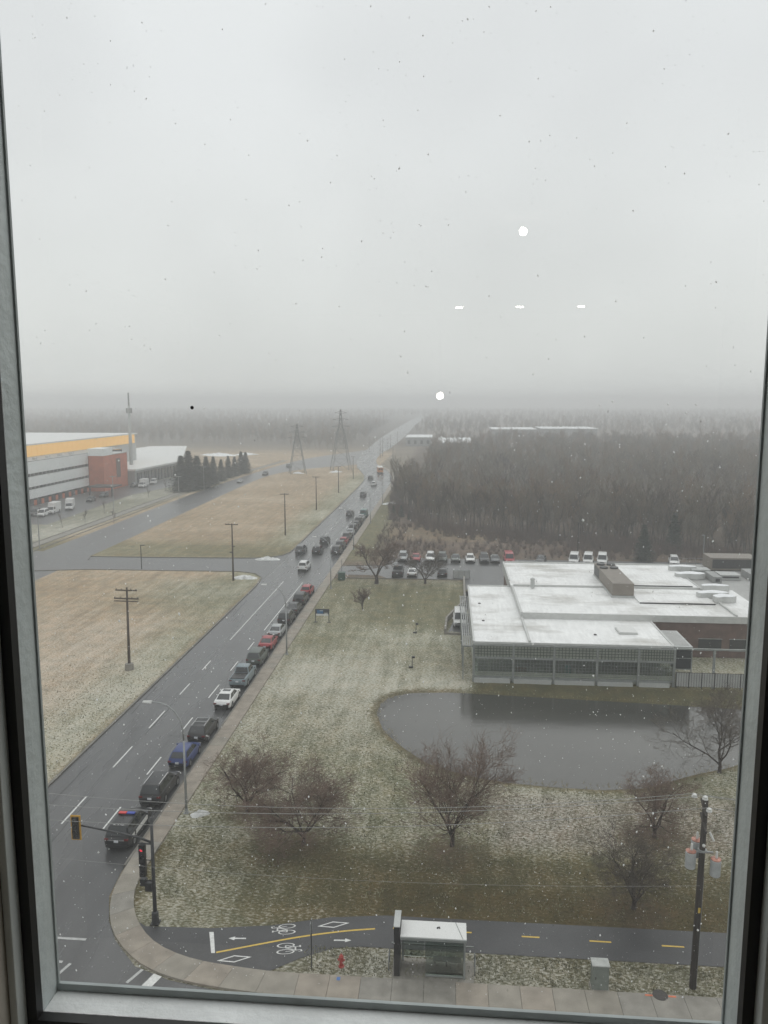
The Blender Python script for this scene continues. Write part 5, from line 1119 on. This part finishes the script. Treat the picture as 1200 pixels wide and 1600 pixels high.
MB().prism([(-118.8,290.2),(-116.6,335),(-151,444.6),(-170,440),(-170,290.2)],0,5.4).build('wall', M['unit_grey'], lh); MB().prism([(-118.3,290.1),(-116.0,335.3),(-150.7,445.4),(-171,441),(-171,290.1)],5.42,6.1).build('roof', M['roof_white'], lh)
for y_ in np.arange(292,333,3.2): MB().box(-119.0+(y_-290)*.049,-118.4+(y_-290)*.049,y_,y_+2.0,0,4.6).build('loading_door', M['dark_glass'], lh)
st(MB().poly([(-127,195),(-127,300),(-118,300),(-114,335),(-100,340),(-101,300),(-108,260),(-104,195)],.016).build('factory_yard', M['lot_asphalt'], fix=False), 'grey wet yard in front of the factory')
tag(MB().box(-121,-112,255,262,3.0,3.4).box(-113,-112.6,255.2,255.6,0,3).box(-120.6,-120.2,255.2,255.6,0,3).build('yard_canopy', M['dark_metal']), 'dark canopy with snowy top beside the brick tower', 'canopy')
# distant halls with snowy roofs
for x0,x1,y0,y1,h_,lb_ in ((-6,14,462,520,7.5,'hazy pale hall with snowy roof beyond the wood, left'),(36,72,655,700,8.5,'long snowy flat roof beyond the wood'),(78,124,672,720,8.5,'second long snowy roof right of the first beyond the wood'),(-30,-12,560,600,6,'small hazy building by the far road')):
    t = thing('distant_hall', ((x0+x1)/2,y0,0), lb_, 'building', 'distant halls beyond the wood'); MB().box(x0,x1,y0,y1,0,h_).build('wall', M['unit_grey'], t); MB().box(x0-.4,x1+.4,y0-.4,y1+.4,h_+.02,h_+.5).build('roof', M['snow'], t)
    for k in range(4): xx = x0+(x1-x0)*(k+.3)/4; MB().box(xx,xx+(x1-x0)*.1,y0-.06,y0-.01,1.5,h_*.7).build('window', M['dark_glass'], t)

# ================================================================= GRASS TUFTS (uncountable)
random.seed(77); V, Fc = [], []; pd = np.array(POND)
rngt = np.random.default_rng(9)
cand = np.stack([rngt.uniform(-20.3,32,60000), rngt.uniform(45.5,86,60000)], -1)
cand = np.concatenate([cand, np.stack([rngt.uniform(-8,30,7000), rngt.uniform(39.9,42.1,7000)], -1), np.stack([rngt.uniform(-50,-33.4,22000), rngt.uniform(55,110,22000)], -1)])
sdv = seg_sd(cand[:,0], cand[:,1], POND)
keep = (sdv > .8) & (rngt.random(len(cand)) < np.where(cand[:,0] < -33, sst(-50,-38,cand[:,0])*(1-sst(70,108,cand[:,1]))*.6, np.where(cand[:,1] > 43, .75*(1-sst(60,85,cand[:,1])), 1)))
cand = cand[keep]
r1 = rngt.random((len(cand), 6))
for (x, y), q in zip(cand, r1):
    if x < -6 and y < 45.5: 
        if y > 39.9+(x+4)*-.3: pass
    a = q[0]*6.283; h_ = .05+.10*q[1]; w_ = .03+.05*q[2]; c, s_ = math.cos(a), math.sin(a); k0 = len(V)
    V += [(x-c*w_,y-s_*w_,-.03),(x+c*w_,y+s_*w_,-.03),(x+(q[3]-.5)*.14,y+(q[4]-.5)*.14,h_)]
    Fc.append((k0,k0+1,k0+2))
me = bpy.data.meshes.new('grass_tufts'); me.from_pydata(V, [], Fc); me.update()
tag(link('grass_tufts', me, pm('tuft', (.22,.215,.14), .9, var=.45, scale=.9, spec=.2)), 'short tufts of frosty grass on the lawn and verge', 'grass', kind='stuff')

# ================================================================= ROOM, WINDOW, SNOW, HAZE
ZF, ZC = H-1.6, H+1.3
wx0, wx1, wz0, wz1, yg_ = -.645, .442, H-.982, H+1.05, 1.10
st(MB().box(-4,4,-10,.88,ZF-.1,ZF).build('room_floor', M['room_floor']), 'dim room floor behind the camera'); st(MB().box(-4,4,-10,.88,ZC,ZC+.1).build('room_ceiling', M['room_paint']), 'dim room ceiling behind the camera')
st(MB().box(-4.1,-4,-10,.88,ZF,ZC).build('room_wall', M['room_paint']), 'left room wall behind the camera'); st(MB().box(4,4.1,-10,.88,ZF,ZC).build('room_wall', M['room_paint']), 'right room wall behind the camera'); st(MB().box(-4,4,-10.1,-10,ZF,ZC).build('room_wall', M['room_paint']), 'back room wall behind the camera')
ox0, ox1, oz0, oz1 = wx0-.03, wx1+.038, wz0-.032, wz1+.03
st(MB().box(-4,ox0,.885,1.13,ZF,ZC).box(ox1,4,.885,1.13,ZF,ZC).box(ox0,ox1,.885,1.13,ZF,oz0).box(ox0,ox1,.885,1.13,oz1,ZC).build('window_wall', M['reveal']), 'dark wall around the window opening')
wn = thing('window', (0,yg_,wz0), 'aluminium window frame with black gasket that the view is seen through', 'window')
def ringb(x0,x1,z0,z1,w,y0,y1):
    return [('l',MB().box(x0-w,x0,y0,y1,z0-w,z1+w)),('r',MB().box(x1,x1+w,y0,y1,z0-w,z1+w)),('b',MB().box(x0,x1,y0,y1,z0-w,z0)),('t',MB().box(x0,x1,y0,y1,z1,z1+w))]
for k_, m_ in ringb(wx0,wx1,wz0,wz1,.0165,1.085,1.103): m_.build('gasket', M['gasket'], wn)
for k_, m_ in ringb(wx0-.0167,wx1+.0167,wz0-.0167,wz1+.0167,.0125,1.06,1.102): bevel(m_.build('inner_frame', M['frame_inner'], wn),.002)
for k_, m_ in ringb(wx0,wx1,wz0,wz1,.05,1.1035,1.158): bevel(m_.build('sill' if k_ == 'b' else 'outer_jamb', M['frame_sill' if k_ == 'b' else 'frame_alu'], wn),.0015)
MB().box(wx0,wx1,1.150,1.156,wz0+.0005,wz0+.013).build('sill_lip', M['frame_lip'], wn)
MB().box(wx0+.0002,wx0+.003,1.151,1.156,wz0+.013,wz1).build('jamb_lip', M['frame_lip'], wn); MB().box(wx1-.003,wx1-.0002,1.151,1.156,wz0+.013,wz1).build('jamb_lip', M['frame_lip'], wn)
MB().add([(wx0+.001,1.1045,wz0+.001),(wx1-.001,1.1045,wz0+.001),(wx1-.001,1.1045,wz1),(wx0+.001,1.1045,wz1)],[(0,1,2,3)]).build('glass', M['window_glass'], wn, fix=False)
# dirt on the outside of the pane
random.seed(4); m = MB()
for i in range(420):
    x = random.uniform(wx0,wx1); z = random.uniform(wz0,wz1); r_ = .0004+.0009*random.random()**3; e_ = random.uniform(1,2.2)
    m.add([(x+r_*math.cos(a)*(.7+.5*random.random()),1.1065,z+e_*r_*math.sin(a)*(.7+.5*random.random())) for a in np.linspace(0,6.283,8)[:-1]],[tuple(range(7))])
tag(m.build('window_dirt', M['speck'], fix=False), 'small grey specks of dirt on the window glass', 'dirt', kind='stuff')
d = ray(300,637); t_ = 1.1068/d[1]
tag(MB().lathe([(.0026,0),(.0024,.0006)],(d[0]*t_,d[2]*t_+H,0),12).build('dirt_spot', M['speck_black']), 'single black dot stuck on the window glass', 'dirt')
ds = bpy.data.objects['dirt_spot']
for v in ds.data.vertices: v.co = (v.co.x, 1.107+v.co.z, v.co.y)
for i,(x,y,z,r_,lb_) in enumerate([(.518,-3.72,H+1.2,.031,'round white ceiling lamp reflected high in the glass'),(-.066,-3.8,H+.036,.027,'added glowing globe for the phone flash reflected at the horizon in the glass'),(.13,-9.1,H+1.29,.055,'left of three ceiling downlights reflected in the glass'),(.97,-9.1,H+1.29,.055,'middle of three ceiling downlights reflected in the glass'),(1.80,-9.1,H+1.29,.055,'right of three ceiling downlights reflected in the glass')]):
    t = thing('reflected_light', (x,y,z), lb_, 'lamp'); ORG[t.name] = Vector((0,0,0))  # the horizon one is an added globe standing in for the phone flash
    if i < 2:
        lp('globe', MB().lathe([(r_*math.sin(a)+1e-4,-r_*math.cos(a)) for a in np.linspace(0,math.pi,9)],(0,0,0),16), M['lamp_glow'], t, smooth=True); lp('cord', MB().tube([(0,0,r_),(0,0,ZC-z)],.004,5), M['gasket'], t)
    else:
        lp('globe', MB().lathe([(r_,0),(r_*.9,-.012)],(0,0,0),20), M['lamp_glow'], t); lp('trim', MB().lathe([(r_+.015,.002),(r_+.015,.009)],(0,0,0),20), M['room_paint'], t)
# falling snow
rs_ = np.random.default_rng(12); V, Fc = [], []
nfl = 0
while nfl < 9000:
    y = 2.2+(rs_.random()**.62)*42; x = rs_.uniform(-.62,.55)*y; z = H+rs_.uniform(-.82,.60)*y
    if z < .2 or z > 44: continue
    nfl += 1; r_ = .0045+.0085*rs_.random()**2; r_ *= min(1, .25+y/14); k0 = len(V); e_ = 1+rs_.random()*.8; sx = rs_.uniform(-.5,.5)*r_
    V += [(x-r_,y,z),(x+r_,y,z),(x,y-r_,z),(x,y+r_,z),(x+sx,y,z-r_*e_),(x-sx,y,z+r_*e_)]
    Fc += [(k0+a,k0+b,k0+c) for a,b,c in ((0,2,5),(2,1,5),(1,3,5),(3,0,5),(2,0,4),(1,2,4),(3,1,4),(0,3,4))]
me = bpy.data.meshes.new('falling_snow'); me.from_pydata(V, [], Fc); me.update()
tag(link('falling_snow', me, M['flake']), 'sparse white snowflakes falling outside the window', 'snow', kind='stuff')
# haze
hm = bpy.data.materials.new('haze_air'); hm.use_nodes = True; t = hm.node_tree; t.nodes.clear(); o_ = N(t,'ShaderNodeOutputMaterial'); pv = N(t,'ShaderNodeVolumePrincipled')
pv.inputs['Color'].default_value = (.93,.94,.95,1); pv.inputs['Density'].default_value = HAZE; pv.inputs['Anisotropy'].default_value = .25; t.links.new(pv.outputs[0], o_.inputs['Volume'])
hz = MB().box(-4300,4300,-4300,4300,-2.5,45).build('haze', hm); tag(hz, 'pale snowy haze filling the air', 'haze', kind='stuff')
